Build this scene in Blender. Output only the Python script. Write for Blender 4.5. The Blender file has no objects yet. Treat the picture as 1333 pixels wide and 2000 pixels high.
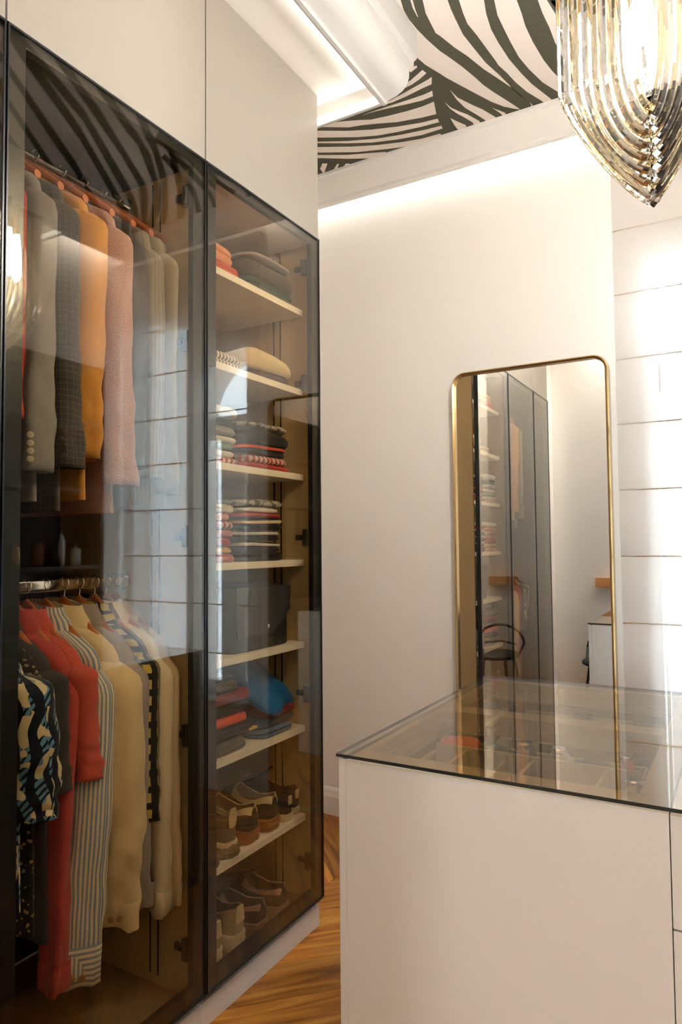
import bpy, bmesh, math, random
from mathutils import Vector, Matrix
random.seed(7)
PI = math.pi
SC = bpy.context.scene
COL = SC.collection

# ------------------------------------------------------------------ camera, light, exposure
EYE = Vector((0.0, 0.0, 1.3161))
YAW, PITCH, ROLL, FPX = math.radians(29.99), math.radians(2.6345), math.radians(0.509), 1369.0
cam = bpy.data.objects.new('camera', bpy.data.cameras.new('camera'))
COL.objects.link(cam)
cam.data.sensor_fit = 'VERTICAL'
cam.data.sensor_height = 36.0
cam.data.lens = FPX / 2000 * 36.0
cam.data.clip_start = 0.02
cam.location = EYE
_F = Vector((-math.sin(YAW) * math.cos(PITCH), math.cos(YAW) * math.cos(PITCH), math.sin(PITCH)))
_R0 = Vector((math.cos(YAW), math.sin(YAW), 0))
_U0 = _R0.cross(_F)
_R = _R0 * math.cos(ROLL) - _U0 * math.sin(ROLL)
_U = _U0 * math.cos(ROLL) + _R0 * math.sin(ROLL)
cam.matrix_world = Matrix(((_R.x, _U.x, -_F.x, EYE.x), (_R.y, _U.y, -_F.y, EYE.y), (_R.z, _U.z, -_F.z, EYE.z), (0, 0, 0, 1)))
SC.camera = cam

SC.view_settings.view_transform = 'Standard'
SC.view_settings.look = 'None'
SC.view_settings.gamma = 1.0
SC.view_settings.use_curve_mapping = False
SC.view_settings.exposure = 1.42
SC.cycles.max_bounces = 32
SC.cycles.diffuse_bounces = 6
SC.cycles.glossy_bounces = 12
SC.cycles.transmission_bounces = 28
SC.cycles.transparent_max_bounces = 24
SC.cycles.sample_clamp_indirect = 10.0
SC.cycles.caustics_reflective = False
SC.cycles.caustics_refractive = False

SKY = 8.6
world = bpy.data.worlds.new('sky')
SC.world = world
world.use_nodes = True
_bg = world.node_tree.nodes['Background']
_bg.inputs[0].default_value = (0.72, 0.86, 1.0, 1)
_bg.inputs[1].default_value = SKY

def area_light(name, loc, aim, sx, sy, power, color):
    d = bpy.data.lights.new(name, 'AREA')
    d.shape = 'RECTANGLE'; d.size = sx; d.size_y = sy; d.energy = power; d.color = color
    o = bpy.data.objects.new(name, d); COL.objects.link(o)
    o.location = loc
    o.rotation_euler = (Vector(aim) - Vector(loc)).to_track_quat('-Z', 'Y').to_euler()
    return o

WARM = (1.0, 0.965, 0.895)
COOL = (0.86, 0.94, 1.0)
# daylight entering the hall behind the camera through its end window
area_light('hall_window_light', (-0.08, -6.0, 1.5), (-0.08, 1, 1.45), 0.62, 1.6, 32, COOL)
# lamps hidden in the coves: far wall, wardrobe soffit, right wall
area_light('far_cove_light', (-0.66, 2.955, 3.07), (-0.66, 2.975, 2.0), 2.5, 0.03, 1.05, WARM)
area_light('soffit_end_light', (-1.48, 2.137, 2.882), (-1.48, 2.10, 3.1), 0.76, 0.02, 0.10, WARM)
area_light('soffit_side_light', (-1.105, 1.2, 2.90), (-1.14, 1.2, 3.2), 1.8, 0.02, 0.4, WARM)
area_light('near_fill_light', (-0.45, 0.32, 3.06), (-0.45, 0.29, 2.0), 2.2, 0.03, 24, (1.0, 0.97, 0.92))  # unseen fill lamp, added to lift the far wall and ceiling
area_light('right_soffit_light', (0.345, 1.25, 2.90), (0.37, 1.25, 3.2), 1.9, 0.02, 2.0, WARM)
area_light('right_cove_light', (0.565, 2.58, 3.07), (0.58, 2.58, 2.0), 0.5, 0.03, 2, WARM)
# window portal only guides sampling of the sky
_p = area_light('window_portal', (-0.10, 3.22, 1.5), (-0.10, 0, 1.5), 0.42, 1.9, 1, (1, 1, 1))
_p.data.cycles.is_portal = True

# ------------------------------------------------------------------ helpers
def base_of(parent):
    v = Vector((0, 0, 0))
    while parent is not None:
        v += Vector(parent.location); parent = parent.parent
    return v

class MB:
    """collects shapes in world coordinates; build() links them as ONE mesh object"""
    def __init__(s):
        s.bm = bmesh.new(); s.uv = s.bm.loops.layers.uv.new('UVMap'); s.mi = 0
    def face(s, vs, uvs=None):
        try: f = s.bm.faces.new(vs)
        except ValueError: return None
        f.material_index = s.mi
        if uvs:
            for l, w in zip(f.loops, uvs): l[s.uv].uv = w
        return f
    def box(s, x0, x1, y0, y1, z0, z1, bev=0.0, M=None):
        r = bmesh.ops.create_cube(s.bm, size=1.0)
        vs = r['verts']
        for v in vs:
            v.co = Vector((x0 + (v.co.x + .5) * (x1 - x0), y0 + (v.co.y + .5) * (y1 - y0), z0 + (v.co.z + .5) * (z1 - z0)))
        fs = set(f for v in vs for f in v.link_faces)
        for f in fs:
            f.material_index = s.mi
            ax = max(range(3), key=lambda i: abs(f.normal.length and f.normal[i] or 0))
        if bev > 0:
            es = list(set(e for v in vs for e in v.link_edges))
            r2 = bmesh.ops.bevel(s.bm, geom=es, offset=bev, segments=2, profile=.5, affect='EDGES', material=s.mi)
            vs = list(set(v for f in r2['faces'] for v in f.verts) | set(v for v in vs if v.is_valid))
        if M is not None:
            for v in vs: v.co = M @ v.co
        return s
    def ring(s, pts): return [s.bm.verts.new(p) for p in pts]
    def loft(s, rings, closed=True, cap0=True, cap1=True, mats=None, uvscale=1.0):
        R = [s.ring(r) for r in rings]
        n = len(rings[0])
        V = [0.0]
        for a, b in zip(rings[:-1], rings[1:]):
            V.append(V[-1] + sum((Vector(p) - Vector(q)).length for p, q in zip(a, b)) / n)
        mid = rings[len(rings) // 2]
        U = [0.0]
        for i in range(n): U.append(U[-1] + (Vector(mid[(i + 1) % n]) - Vector(mid[i])).length)
        for i in range(len(R) - 1):
            for j in range(n if closed else n - 1):
                k = (j + 1) % n
                f = s.face([R[i][j], R[i][k], R[i + 1][k], R[i + 1][j]], [(U[j], V[i]), (U[j + 1], V[i]), (U[j + 1], V[i + 1]), (U[j], V[i + 1])])
                if f and mats: f.material_index = mats(i, j)
        if cap0: s.face(R[0][::-1])
        if cap1: s.face(R[-1])
        return R
    def tube(s, pts, r, n=8, closed=False):
        pts = [Vector(p) for p in pts]
        rr = r if isinstance(r, (list, tuple)) else [r] * len(pts)
        rings = []; nrm = None
        for i, p in enumerate(pts):
            if closed: t = pts[(i + 1) % len(pts)] - pts[i - 1]
            else: t = pts[min(i + 1, len(pts) - 1)] - pts[max(i - 1, 0)]
            t.normalize()
            if nrm is None:
                nrm = t.orthogonal().normalized()
            nrm = (nrm - t * nrm.dot(t)).normalized()
            b = t.cross(nrm)
            rings.append([p + (nrm * math.cos(2 * PI * k / n) + b * math.sin(2 * PI * k / n)) * rr[i] for k in range(n)])
        if closed:
            rings.append(rings[0])
            R = s.loft(rings, True, False, False)
            bmesh.ops.remove_doubles(s.bm, verts=s.bm.verts[:], dist=1e-6)
        else: s.loft(rings)
        return s
    def lathe(s, prof, c, n=20):
        s.loft([[(c[0] + r * math.cos(2 * PI * k / n), c[1] + r * math.sin(2 * PI * k / n), c[2] + z) for k in range(n)] for r, z in prof])
        return s
    def prism(s, poly, axis, a, b):
        """extrude a polygon given in the plane normal to axis"""
        def P(p, t): return {'x': (t, p[0], p[1]), 'y': (p[0], t, p[1]), 'z': (p[0], p[1], t)}[axis]
        A = s.ring([P(p, a) for p in poly]); B = s.ring([P(p, b) for p in poly]); n = len(poly)
        s.face(A[::-1]); s.face(B)
        for i in range(n): s.face([A[i], A[(i + 1) % n], B[(i + 1) % n], B[i]])
        return s
    def poly(s, pts): s.face(s.ring(pts)); return s
    def build(s, name, mat, parent=None, smooth=False, loc=None, angle=40):
        off = base_of(parent) if parent is not None else Vector(loc or (0, 0, 0))
        bmesh.ops.recalc_face_normals(s.bm, faces=s.bm.faces[:])
        for v in s.bm.verts: v.co -= off
        me = bpy.data.meshes.new(name); s.bm.to_mesh(me); s.bm.free()
        for m in (mat if isinstance(mat, (list, tuple)) else [mat]): me.materials.append(m)
        o = bpy.data.objects.new(name, me); COL.objects.link(o)
        if smooth:
            for p in me.polygons: p.use_smooth = True
            if angle < 180: me.set_sharp_from_angle(angle=math.radians(angle))
        if parent is not None: o.parent = parent
        else: o.location = off
        return o

def box(name, mat, parent, *d, bev=0.0, loc=None): return MB().box(*d, bev=bev).build(name, mat, parent, loc=loc)
def tag(o, label, cat, group=None, kind=None):
    if label: o['label'] = label
    if cat: o['category'] = cat
    if group: o['group'] = group
    if kind: o['kind'] = kind
    return o
def thing(name, label, cat, loc, group=None):
    o = bpy.data.objects.new(name, None); COL.objects.link(o); o.location = loc; o.empty_display_size = .05
    return tag(o, label, cat, group)
def structure(o): o['kind'] = 'structure'; return o
def smoothstep(a, b, x):
    t = min(1, max(0, (x - a) / (b - a))); return t * t * (3 - 2 * t)

# ------------------------------------------------------------------ materials
MATS = {}
def lin(c):
    """sRGB 0-255 to linear"""
    return tuple(((v / 255) / 12.92 if v / 255 <= .04045 else ((v / 255 + .055) / 1.055) ** 2.4) for v in c) + (1,)
def mat(name, col, rough=.6, metal=0.0, spec=.5, bump=None, vary=None):
    m = bpy.data.materials.new(name); m.use_nodes = True
    nt = m.node_tree; b = nt.nodes['Principled BSDF']
    c = col if len(col) == 4 else tuple(col) + (1,)
    b.inputs['Base Color'].default_value = c
    b.inputs['Roughness'].default_value = rough; b.inputs['Metallic'].default_value = metal
    b.inputs['Specular IOR Level'].default_value = spec
    tc = nt.nodes.new('ShaderNodeTexCoord')
    if vary:
        n = nt.nodes.new('ShaderNodeTexNoise'); n.inputs['Scale'].default_value = vary[0]; n.inputs['Detail'].default_value = 4
        nt.links.new(tc.outputs['Object'], n.inputs['Vector'])
        mx = nt.nodes.new('ShaderNodeMix'); mx.data_type = 'RGBA'
        k = vary[1]
        mx.inputs[6].default_value = tuple(v * (1 - k) for v in c[:3]) + (1,); mx.inputs[7].default_value = tuple(min(1, v * (1 + k)) for v in c[:3]) + (1,)
        nt.links.new(n.outputs['Fac'], mx.inputs[0]); nt.links.new(mx.outputs[2], b.inputs['Base Color'])
    if bump:
        n = nt.nodes.new('ShaderNodeTexNoise'); n.inputs['Scale'].default_value = bump[0]; n.inputs['Detail'].default_value = 3
        nt.links.new(tc.outputs['Object'], n.inputs['Vector'])
        bp = nt.nodes.new('ShaderNodeBump'); bp.inputs['Strength'].default_value = bump[1]; bp.inputs['Distance'].default_value = .002
        nt.links.new(n.outputs['Fac'], bp.inputs['Height']); nt.links.new(bp.outputs['Normal'], b.inputs['Normal'])
    return m
def emit(name, col, s):
    m = bpy.data.materials.new(name); m.use_nodes = True; nt = m.node_tree; nt.nodes.clear()
    e = nt.nodes.new('ShaderNodeEmission'); o = nt.nodes.new('ShaderNodeOutputMaterial')
    e.inputs[0].default_value = tuple(col) + (1,); e.inputs[1].default_value = s
    nt.links.new(e.outputs[0], o.inputs[0]); return m
def pane(name, tint, r0=.045, gain=1.0):
    """flat window glass: tinted see-through with angle-dependent mirror reflection (Schlick)"""
    m = bpy.data.materials.new(name); m.use_nodes = True; nt = m.node_tree; nt.nodes.clear()
    N = nt.nodes.new; L = nt.links.new
    o = N('ShaderNodeOutputMaterial'); mx = N('ShaderNodeMixShader'); t = N('ShaderNodeBsdfTransparent'); g = N('ShaderNodeBsdfGlossy')
    t.inputs[0].default_value = tuple(tint) + (1,)
    g.inputs['Color'].default_value = (1, 1, 1, 1); g.inputs['Roughness'].default_value = 0.0
    lw = N('ShaderNodeLayerWeight'); lw.inputs['Blend'].default_value = .5
    p = N('ShaderNodeMath'); p.operation = 'POWER'; p.inputs[1].default_value = 5
    q = N('ShaderNodeMath'); q.operation = 'MULTIPLY_ADD'; q.inputs[1].default_value = gain * (1 - r0); q.inputs[2].default_value = r0 * gain
    L(lw.outputs['Facing'], p.inputs[0]); L(p.outputs[0], q.inputs[0]); L(q.outputs[0], mx.inputs[0])
    L(t.outputs[0], mx.inputs[1]); L(g.outputs[0], mx.inputs[2]); L(mx.outputs[0], o.inputs[0]); return m
def fabric(name, c1, c2=None, pattern=None, s=1.0, c3=None, rough=.9, weave=900):
    key = name
    if key in MATS: return MATS[key]
    m = bpy.data.materials.new(name); m.use_nodes = True; nt = m.node_tree; b = nt.nodes['Principled BSDF']
    N = nt.nodes.new; L = nt.links.new
    b.inputs['Roughness'].default_value = rough; b.inputs['Specular IOR Level'].default_value = .15
    b.inputs['Sheen Weight'].default_value = .12
    uv = N('ShaderNodeUVMap'); uv.uv_map = 'UVMap'
    sep = N('ShaderNodeSeparateXYZ'); L(uv.outputs[0], sep.inputs[0])
    c1, c2, c3 = [lin(c) if c else None for c in (c1, c2, c3)]
    def math_(op, a, bb=None, c=None):
        n = N('ShaderNodeMath'); n.operation = op
        for i, v in enumerate((a, bb, c)):
            if v is None: continue
            if isinstance(v, (int, float)): n.inputs[i].default_value = v
            else: L(v, n.inputs[i])
        return n.outputs[0]
    def mix_(f, a, bb):
        n = N('ShaderNodeMix'); n.data_type = 'RGBA'
        if isinstance(f, (int, float)): n.inputs[0].default_value = f
        else: L(f, n.inputs[0])
        for i, v in ((6, a), (7, bb)):
            if isinstance(v, tuple): n.inputs[i].default_value = v
            else: L(v, n.inputs[i])
        return n.outputs[2]
    def stripes(coord, freq, duty):
        return math_('LESS_THAN', math_('FRACT', math_('MULTIPLY', coord, freq)), duty)
    def noise(scale, detail=3, vec=None):
        n = N('ShaderNodeTexNoise'); n.inputs['Scale'].default_value = scale; n.inputs['Detail'].default_value = detail
        L(vec or uv.outputs[0], n.inputs['Vector']); return n.outputs['Fac']
    u, v = sep.outputs[0], sep.outputs[1]
    col = c1
    if pattern == 'stripe': col = mix_(stripes(u, s, .45), c1, c2)
    elif pattern == 'across': col = mix_(stripes(v, s, .45), c1, c2)
    elif pattern == 'pin': col = mix_(stripes(u, s, .08), c1, c2)
    elif pattern == 'rib': col = mix_(stripes(math_('ADD', u, v), s, .4), c1, c2)
    elif pattern == 'check':
        a, bb = stripes(u, s, .5), stripes(v, s, .5)
        f = math_('MULTIPLY', math_('ADD', a, bb), .5)
        col = mix_(math_('MAXIMUM', stripes(u, s, .42), stripes(v, s, .42)), c1, c2)
        if c3: col = mix_(math_('MULTIPLY', stripes(u, s * .5, .25), .8), col, c3)
    elif pattern == 'plaid':
        f = math_('MAXIMUM', stripes(u, s, .12), stripes(v, s, .12)); col = mix_(math_('MULTIPLY', f, .55), c1, c2)
    elif pattern == 'dots':
        n = N('ShaderNodeTexVoronoi'); n.inputs['Scale'].default_value = s; L(uv.outputs[0], n.inputs['Vector'])
        col = mix_(math_('LESS_THAN', n.outputs['Distance'], .28), c1, c2)
    elif pattern == 'tweed': col = mix_(math_('GREATER_THAN', noise(s, 1), .5), c1, c2)
    elif pattern == 'leaf':
        w = N('ShaderNodeTexWave'); w.inputs['Scale'].default_value = s; w.inputs['Distortion'].default_value = 9; w.inputs['Detail'].default_value = 2; w.inputs['Detail Scale'].default_value = .8
        L(uv.outputs[0], w.inputs['Vector'])
        w2 = N('ShaderNodeTexWave'); w2.inputs['Scale'].default_value = s * 5; w2.inputs['Distortion'].default_value = 3; w2.bands_direction = 'DIAGONAL'
        L(uv.outputs[0], w2.inputs['Vector'])
        a = mix_(math_('GREATER_THAN', w2.outputs['Fac'], .62), c1, c2)
        bb = mix_(math_('GREATER_THAN', noise(s * 3.3, 1), .52), a, c3)
        col = mix_(math_('GREATER_THAN', w.outputs['Fac'], .60), bb, c2)
    if isinstance(col, tuple):
        col = mix_(noise(14, 4), tuple(x * .86 for x in col[:3]) + (1,), tuple(min(1, x * 1.1) for x in col[:3]) + (1,))
    L(col, b.inputs['Base Color'])
    bp = N('ShaderNodeBump'); bp.inputs['Strength'].default_value = .35; bp.inputs['Distance'].default_value = .0012
    L(noise(weave, 1), bp.inputs['Height'])
    bp2 = N('ShaderNodeBump'); bp2.inputs['Strength'].default_value = .6; bp2.inputs['Distance'].default_value = .006
    L(noise(11, 3), bp2.inputs['Height']); L(bp.outputs['Normal'], bp2.inputs['Normal']); L(bp2.outputs['Normal'], b.inputs['Normal'])
    MATS[key] = m
    return m

M_WALL = mat('painted_wall', lin((240, 236, 230)), .75, spec=.25, bump=(420, .12), vary=(3, .015))
M_CEIL = mat('white_ceiling_paint', lin((236, 230, 221)), .8, spec=.2)
M_TRIM = mat('white_moulding', lin((236, 232, 226)), .6, spec=.3)
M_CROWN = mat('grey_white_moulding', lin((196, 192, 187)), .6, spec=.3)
M_BACKDARK = mat('dark_back_panel', lin((44, 35, 29)), .6, spec=.2)
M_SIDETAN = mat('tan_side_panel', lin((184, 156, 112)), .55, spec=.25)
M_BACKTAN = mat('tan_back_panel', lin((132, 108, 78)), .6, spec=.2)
M_PAPER = mat('cream_wallpaper', lin((236, 224, 214)), .85, spec=.1, vary=(40, .03))
M_ZEBRA = mat('dark_green_print', lin((88, 86, 72)), .85, spec=.1, vary=(60, .16))
M_LACQ = mat('matt_white_lacquer', lin((228, 221, 213)), .38, spec=.35)
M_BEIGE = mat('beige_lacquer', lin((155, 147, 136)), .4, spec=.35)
M_CARC = mat('beige_melamine', lin((242, 231, 210)), .55, spec=.3, vary=(25, .02))
M_SEAM = mat('tan_edge', lin((160, 132, 95)), .6)
M_BLACK = mat('black_anodised', (.006, .006, .007), .35, spec=.5)
M_DARKGAP = mat('black_gap', (.004, .004, .004), .8, spec=.1)
M_GLASS = pane('bronze_glass', (.91, .87, .785), .052, 1.0)
M_TOPGLASS = pane('bronze_table_glass', (.84, .78, .68), .07, 1.0)
M_WINGLASS = pane('clear_window_glass', (.97, .985, .99), .04, .8)
def frosted(name, c):
    m = bpy.data.materials.new(name); m.use_nodes = True; nt = m.node_tree; nt.nodes.clear()
    o = nt.nodes.new('ShaderNodeOutputMaterial'); t = nt.nodes.new('ShaderNodeBsdfTranslucent'); t.inputs[0].default_value = tuple(c) + (1,)
    nt.links.new(t.outputs[0], o.inputs[0]); return m
M_FROST = frosted('frosted_added_pane', (.80, .83, .85))
M_MIRROR = mat('mirror_silver', (.86, .84, .79), 0.0, 1.0)
M_BRASS = mat('brushed_brass', lin((196, 164, 112)), .22, 1.0)
M_CHROME = mat('chrome', (.78, .77, .75), .12, 1.0)
M_STEEL = mat('satin_steel', (.42, .41, .40), .35, .9)
M_HINGE = mat('dark_nickel', (.11, .10, .09), .35, .9)
M_HWOOD = mat('hanger_wood', lin((176, 100, 52)), .4, spec=.4, vary=(30, .2))
M_ORWOOD = mat('oak_shelf', lin((212, 150, 92)), .5, vary=(12, .12))
M_DARKWOOD = mat('dark_walnut', lin((52, 38, 31)), .5, vary=(9, .2))
M_LED = emit('led_diffuser', (1.0, .94, .84), 1.6)
M_LEDDIM = emit('led_diffuser_dim', (1.0, .93, .82), .8)
M_GLOWCORE = emit('added_core_glow', (1.0, .84, .60), 22.0)  # glow of the core added inside the chandelier
M_BULB = emit('warm_bulb', (1.0, .95, .88), 165.0)
M_BUTTON = mat('horn_button', lin((150, 112, 66)), .3)
M_BUTTOND = mat('dark_button', lin((60, 48, 40)), .3)
M_BUTTONW = mat('pale_button', lin((205, 195, 170)), .3)
M_RUBBER = mat('black_rubber', (.01, .01, .01), .7)

# ------------------------------------------------------------------ the room
XW, XL, XR, YF, YN, ZC = -1.3, -1.93, 0.85, 3.0, 0.25, 3.10     # wardrobe front, left wall, right wall, far wall, near wall, ceiling
floor = structure(box('floor', M_SEAM, None, -1.95, 1.3, -6.3, 3.1, -.06, -.012))
def wood_material():
    m = bpy.data.materials.new('oak_plank'); m.use_nodes = True; nt = m.node_tree; b = nt.nodes['Principled BSDF']
    N = nt.nodes.new; L = nt.links.new
    uv = N('ShaderNodeUVMap'); uv.uv_map = 'UVMap'; oi = N('ShaderNodeObjectInfo')
    mp = N('ShaderNodeMapping'); mp.inputs['Scale'].default_value = (1.6, 15, 1); L(uv.outputs[0], mp.inputs['Vector'])
    cx = N('ShaderNodeCombineXYZ'); mu = N('ShaderNodeMath'); mu.operation = 'MULTIPLY'; mu.inputs[1].default_value = 37
    L(oi.outputs['Random'], mu.inputs[0]); L(mu.outputs[0], cx.inputs[0]); L(mu.outputs[0], cx.inputs[1]); L(cx.outputs[0], mp.inputs['Location'])
    n = N('ShaderNodeTexNoise'); n.inputs['Scale'].default_value = 1.6; n.inputs['Detail'].default_value = 6; n.inputs['Distortion'].default_value = .9
    L(mp.outputs[0], n.inputs['Vector'])
    r = N('ShaderNodeValToRGB'); e = r.color_ramp.elements
    e[0].position = .30; e[0].color = lin((128, 70, 22)); e[1].position = .68; e[1].color = lin((232, 166, 74))
    k = e.new(.48); k.color = lin((196, 124, 44))
    L(n.outputs['Fac'], r.inputs[0])
    hs = N('ShaderNodeHueSaturation'); mr = N('ShaderNodeMapRange'); mr.inputs[3].default_value = .55; mr.inputs[4].default_value = 1.2
    L(oi.outputs['Random'], mr.inputs[0]); L(mr.outputs[0], hs.inputs['Value']); L(r.outputs[0], hs.inputs['Color']); L(hs.outputs[0], b.inputs['Base Color'])
    b.inputs['Roughness'].default_value = .38; b.inputs['Specular IOR Level'].default_value = .4
    bp = N('ShaderNodeBump'); bp.inputs['Strength'].default_value = .15; bp.inputs['Distance'].default_value = .002
    L(n.outputs['Fac'], bp.inputs['Height']); L(bp.outputs['Normal'], b.inputs['Normal'])
    return m
M_OAK = wood_material()
def clip(poly, ax, val, keep):
    out = []
    for i, p in enumerate(poly):
        q = poly[(i + 1) % len(poly)]
        ip, iq = (p[ax] - val) * keep >= 0, (q[ax] - val) * keep >= 0
        if ip: out.append(p)
        if ip != iq:
            t = (val - p[ax]) / (q[ax] - p[ax]); out.append(tuple(p[k] + t * (q[k] - p[k]) for k in (0, 1)))
    return out
# chevron parquet: 0.17 m planks cut along y, seams 0.74 m apart, every plank a part of the floor
PW, CW = .24, .74
for c in range(4):
    xa = -1.447 + (c - 1) * CW; xb = xa + CW; sgn = 1 if c % 2 else -1
    for k in range(-17, 16):
        o0 = (3.170 if sgn > 0 else 0.50) + k * PW
        g = .0011
        P = [(xa + g, sgn * xa + o0 + g), (xb - g, sgn * xb + o0 + g), (xb - g, sgn * xb + o0 + PW - g), (xa + g, sgn * xa + o0 + PW - g)]
        for ax, v, kp in ((0, XL + .005, 1), (0, XR - .005, -1), (1, -.24, 1), (1, YF - .006, -1)): P = clip(P, ax, v, kp) if P else P
        if len(P) < 3: continue
        area = abs(sum(P[i][0] * P[(i + 1) % len(P)][1] - P[(i + 1) % len(P)][0] * P[i][1] for i in range(len(P)))) / 2
        if area < .002: continue
        if max(p[0] for p in P) < -.70 and max(p[1] for p in P) < .30: continue
        if max(p[0] for p in P) < -1.36 and max(p[1] for p in P) < 2.05: continue       # wholly under the wardrobe
        b = MB(); A = b.ring([(x, y, -.012) for x, y in P]); T = b.ring([(x, y, 0) for x, y in P]); n = len(P)
        ang = sgn * PI / 4
        def uvof(p): return (p[0] * math.cos(ang) + p[1] * math.sin(ang), -p[0] * math.sin(ang) + p[1] * math.cos(ang))
        b.face(T, [uvof(p) for p in P]); b.face(A[::-1])
        for i in range(n): b.face([A[i], A[(i + 1) % n], T[(i + 1) % n], T[i]], [uvof(P[i]), uvof(P[(i + 1) % n]), uvof(P[(i + 1) % n]), uvof(P[i])])
        b.build('plank', M_OAK, floor)

# walls
structure(box('wall_left', M_WALL, None, XL - .1, XL, .25, 3.1, 0, 3.2))
structure(box('wall_right', M_WALL, None, XR, XR + .1, .25, 3.1, 0, 3.2))
structure(MB().box(.60, XR, 2.815, YF, 0, 3.1).build('wall_right_return', M_WALL))
# far wall with the arched window opening (its left half is hidden behind the partition)
WX0, WX1, WZ0, ARC, WZS = -.29, .09, .50, .345, 2.045
arch = [(WX0, WZ0), (WX1, WZ0)]
_cx = -.255
for i in range(17):
    a = i / 16 * (PI / 2 + .1014)
    arch.append((_cx + ARC * math.cos(a), WZS + ARC * math.sin(a)))
arch = [p for p in arch if p[0] >= WX0 - 1e-6]
arch[-1] = (WX0, arch[-1][1])
def far_wall():
    b = MB()
    for y0, y1 in ((YF, YF + .22),):
        b.box(XL - .1, WX0, y0, y1, 0, 3.2)
        b.box(WX1, .14, y0, y1, 0, 3.2); b.box(.56, XR + .1, y0, y1, 0, 3.2); b.box(.14, .56, y0, y1, 0, WZ0); b.box(.14, .56, y0, y1, 2.62, 3.2)
        b.box(WX0, WX1, y0, y1, 0, WZ0)
        top = [p for p in arch[2:]]
        b.prism([(WX1, 3.2)] + [(WX1, WZS)] + top + [(WX0, 3.2)], 'y', y0, y1)
    return structure(b.build('wall_far', M_WALL))
far_wall()
structure(box('window_added', M_FROST, None, .14, .56, YF + .13, YF + .134, WZ0, 2.62))  # unseen frosted pane, added to brighten the right half of the blind
win = structure(MB().prism(arch, 'y', YF + .13, YF + .134).build('window_1', M_WINGLASS))
b = MB()
for (x0, x1, z0, z1) in ((WX0, WX1, 1.92, 2.05), (-.20, -.03, WZ0, 1.93), (WX0, WX1, WZ0, WZ0 + .06), (WX1 - .02, WX1, WZ0, WZS), (WX0, WX0 + .012, WZ0, 2.38)):
    b.box(x0, x1, YF + .10, YF + .128, z0, z1, .003)
b.build('window_frame', M_TRIM, win)
box('window_sill', M_TRIM, win, WX0 - .03, WX1 + .03, YF - .03, YF + .13, WZ0 - .03, WZ0, bev=.004)
structure(MB().prism([(YF, 0), (YF - .018, 0), (YF - .018, .085), (YF - .012, .105), (YF - .010, .115), (YF - .003, .128), (YF, .13)], 'x', XL, .6).build('baseboard_far', M_TRIM))
structure(MB().prism([(XL, 0), (XL + .018, 0), (XL + .018, .085), (XL + .012, .105), (XL + .010, .115), (XL + .003, .128), (XL, .13)], 'y', 2.12, YF - .018).build('baseboard_left', M_TRIM))
# near wall with the doorway the photographer stands in, and the hall behind it
b = MB()
b.box(XL - .1, -.75, -.10, YN, 0, 3.2); b.box(-1.3, -.45, -.25, -.10, 0, 3.2); b.box(.50, XR + .1, -.25, YN, 0, 3.2); b.box(-.45, .50, -.25, -.10, 2.30, 3.2)
structure(b.build('wall_near', M_WALL))
for nm, d in (('wall_hall_left', (-1.3, -1.2, -6.2, -.25, 0, 2.8)), ('wall_hall_right', (1.2, 1.3, -6.2, -.25, 0, 2.8)), ('wall_hall_end', (-1.3, 1.3, -6.2, -6.1, 0, 2.8)), ('ceiling_hall', (-1.3, 1.3, -6.2, -.25, 2.7, 2.8))):
    structure(box(nm, M_WALL, None, *d))
w2 = structure(box('window_2', M_WINGLASS, None, -.40, .24, -6.098, -6.092, .7, 2.3))
b = MB()
for d in ((-.46, -.40, .64, 2.36), (.24, .30, .64, 2.36), (-.40, .24, .64, .70), (-.40, .24, 2.30, 2.36)): b.box(d[0], d[1], -6.10, -6.06, d[2], d[3])
b.build('window_frame', M_TRIM, w2)

# the house across the street
fac = thing('house_facade', 'pale house across the street, dimly seen through the blind', 'building', (-2.6, 9.0, -3))
box('wall', mat('pale_render', lin((118, 108, 102)), .9), fac, -9, 1.6, 9, 9.4, -3, 9)
for i in range(4):
    for k in range(3): box('window', mat('dark_pane', (.03, .035, .04), .1) if i + k == 0 else bpy.data.materials['dark_pane'], fac, -6.5 + i * 2.1, -5.5 + i * 2.1, 8.97, 8.9995, -1 + k * 3, .7 + k * 3)

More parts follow.
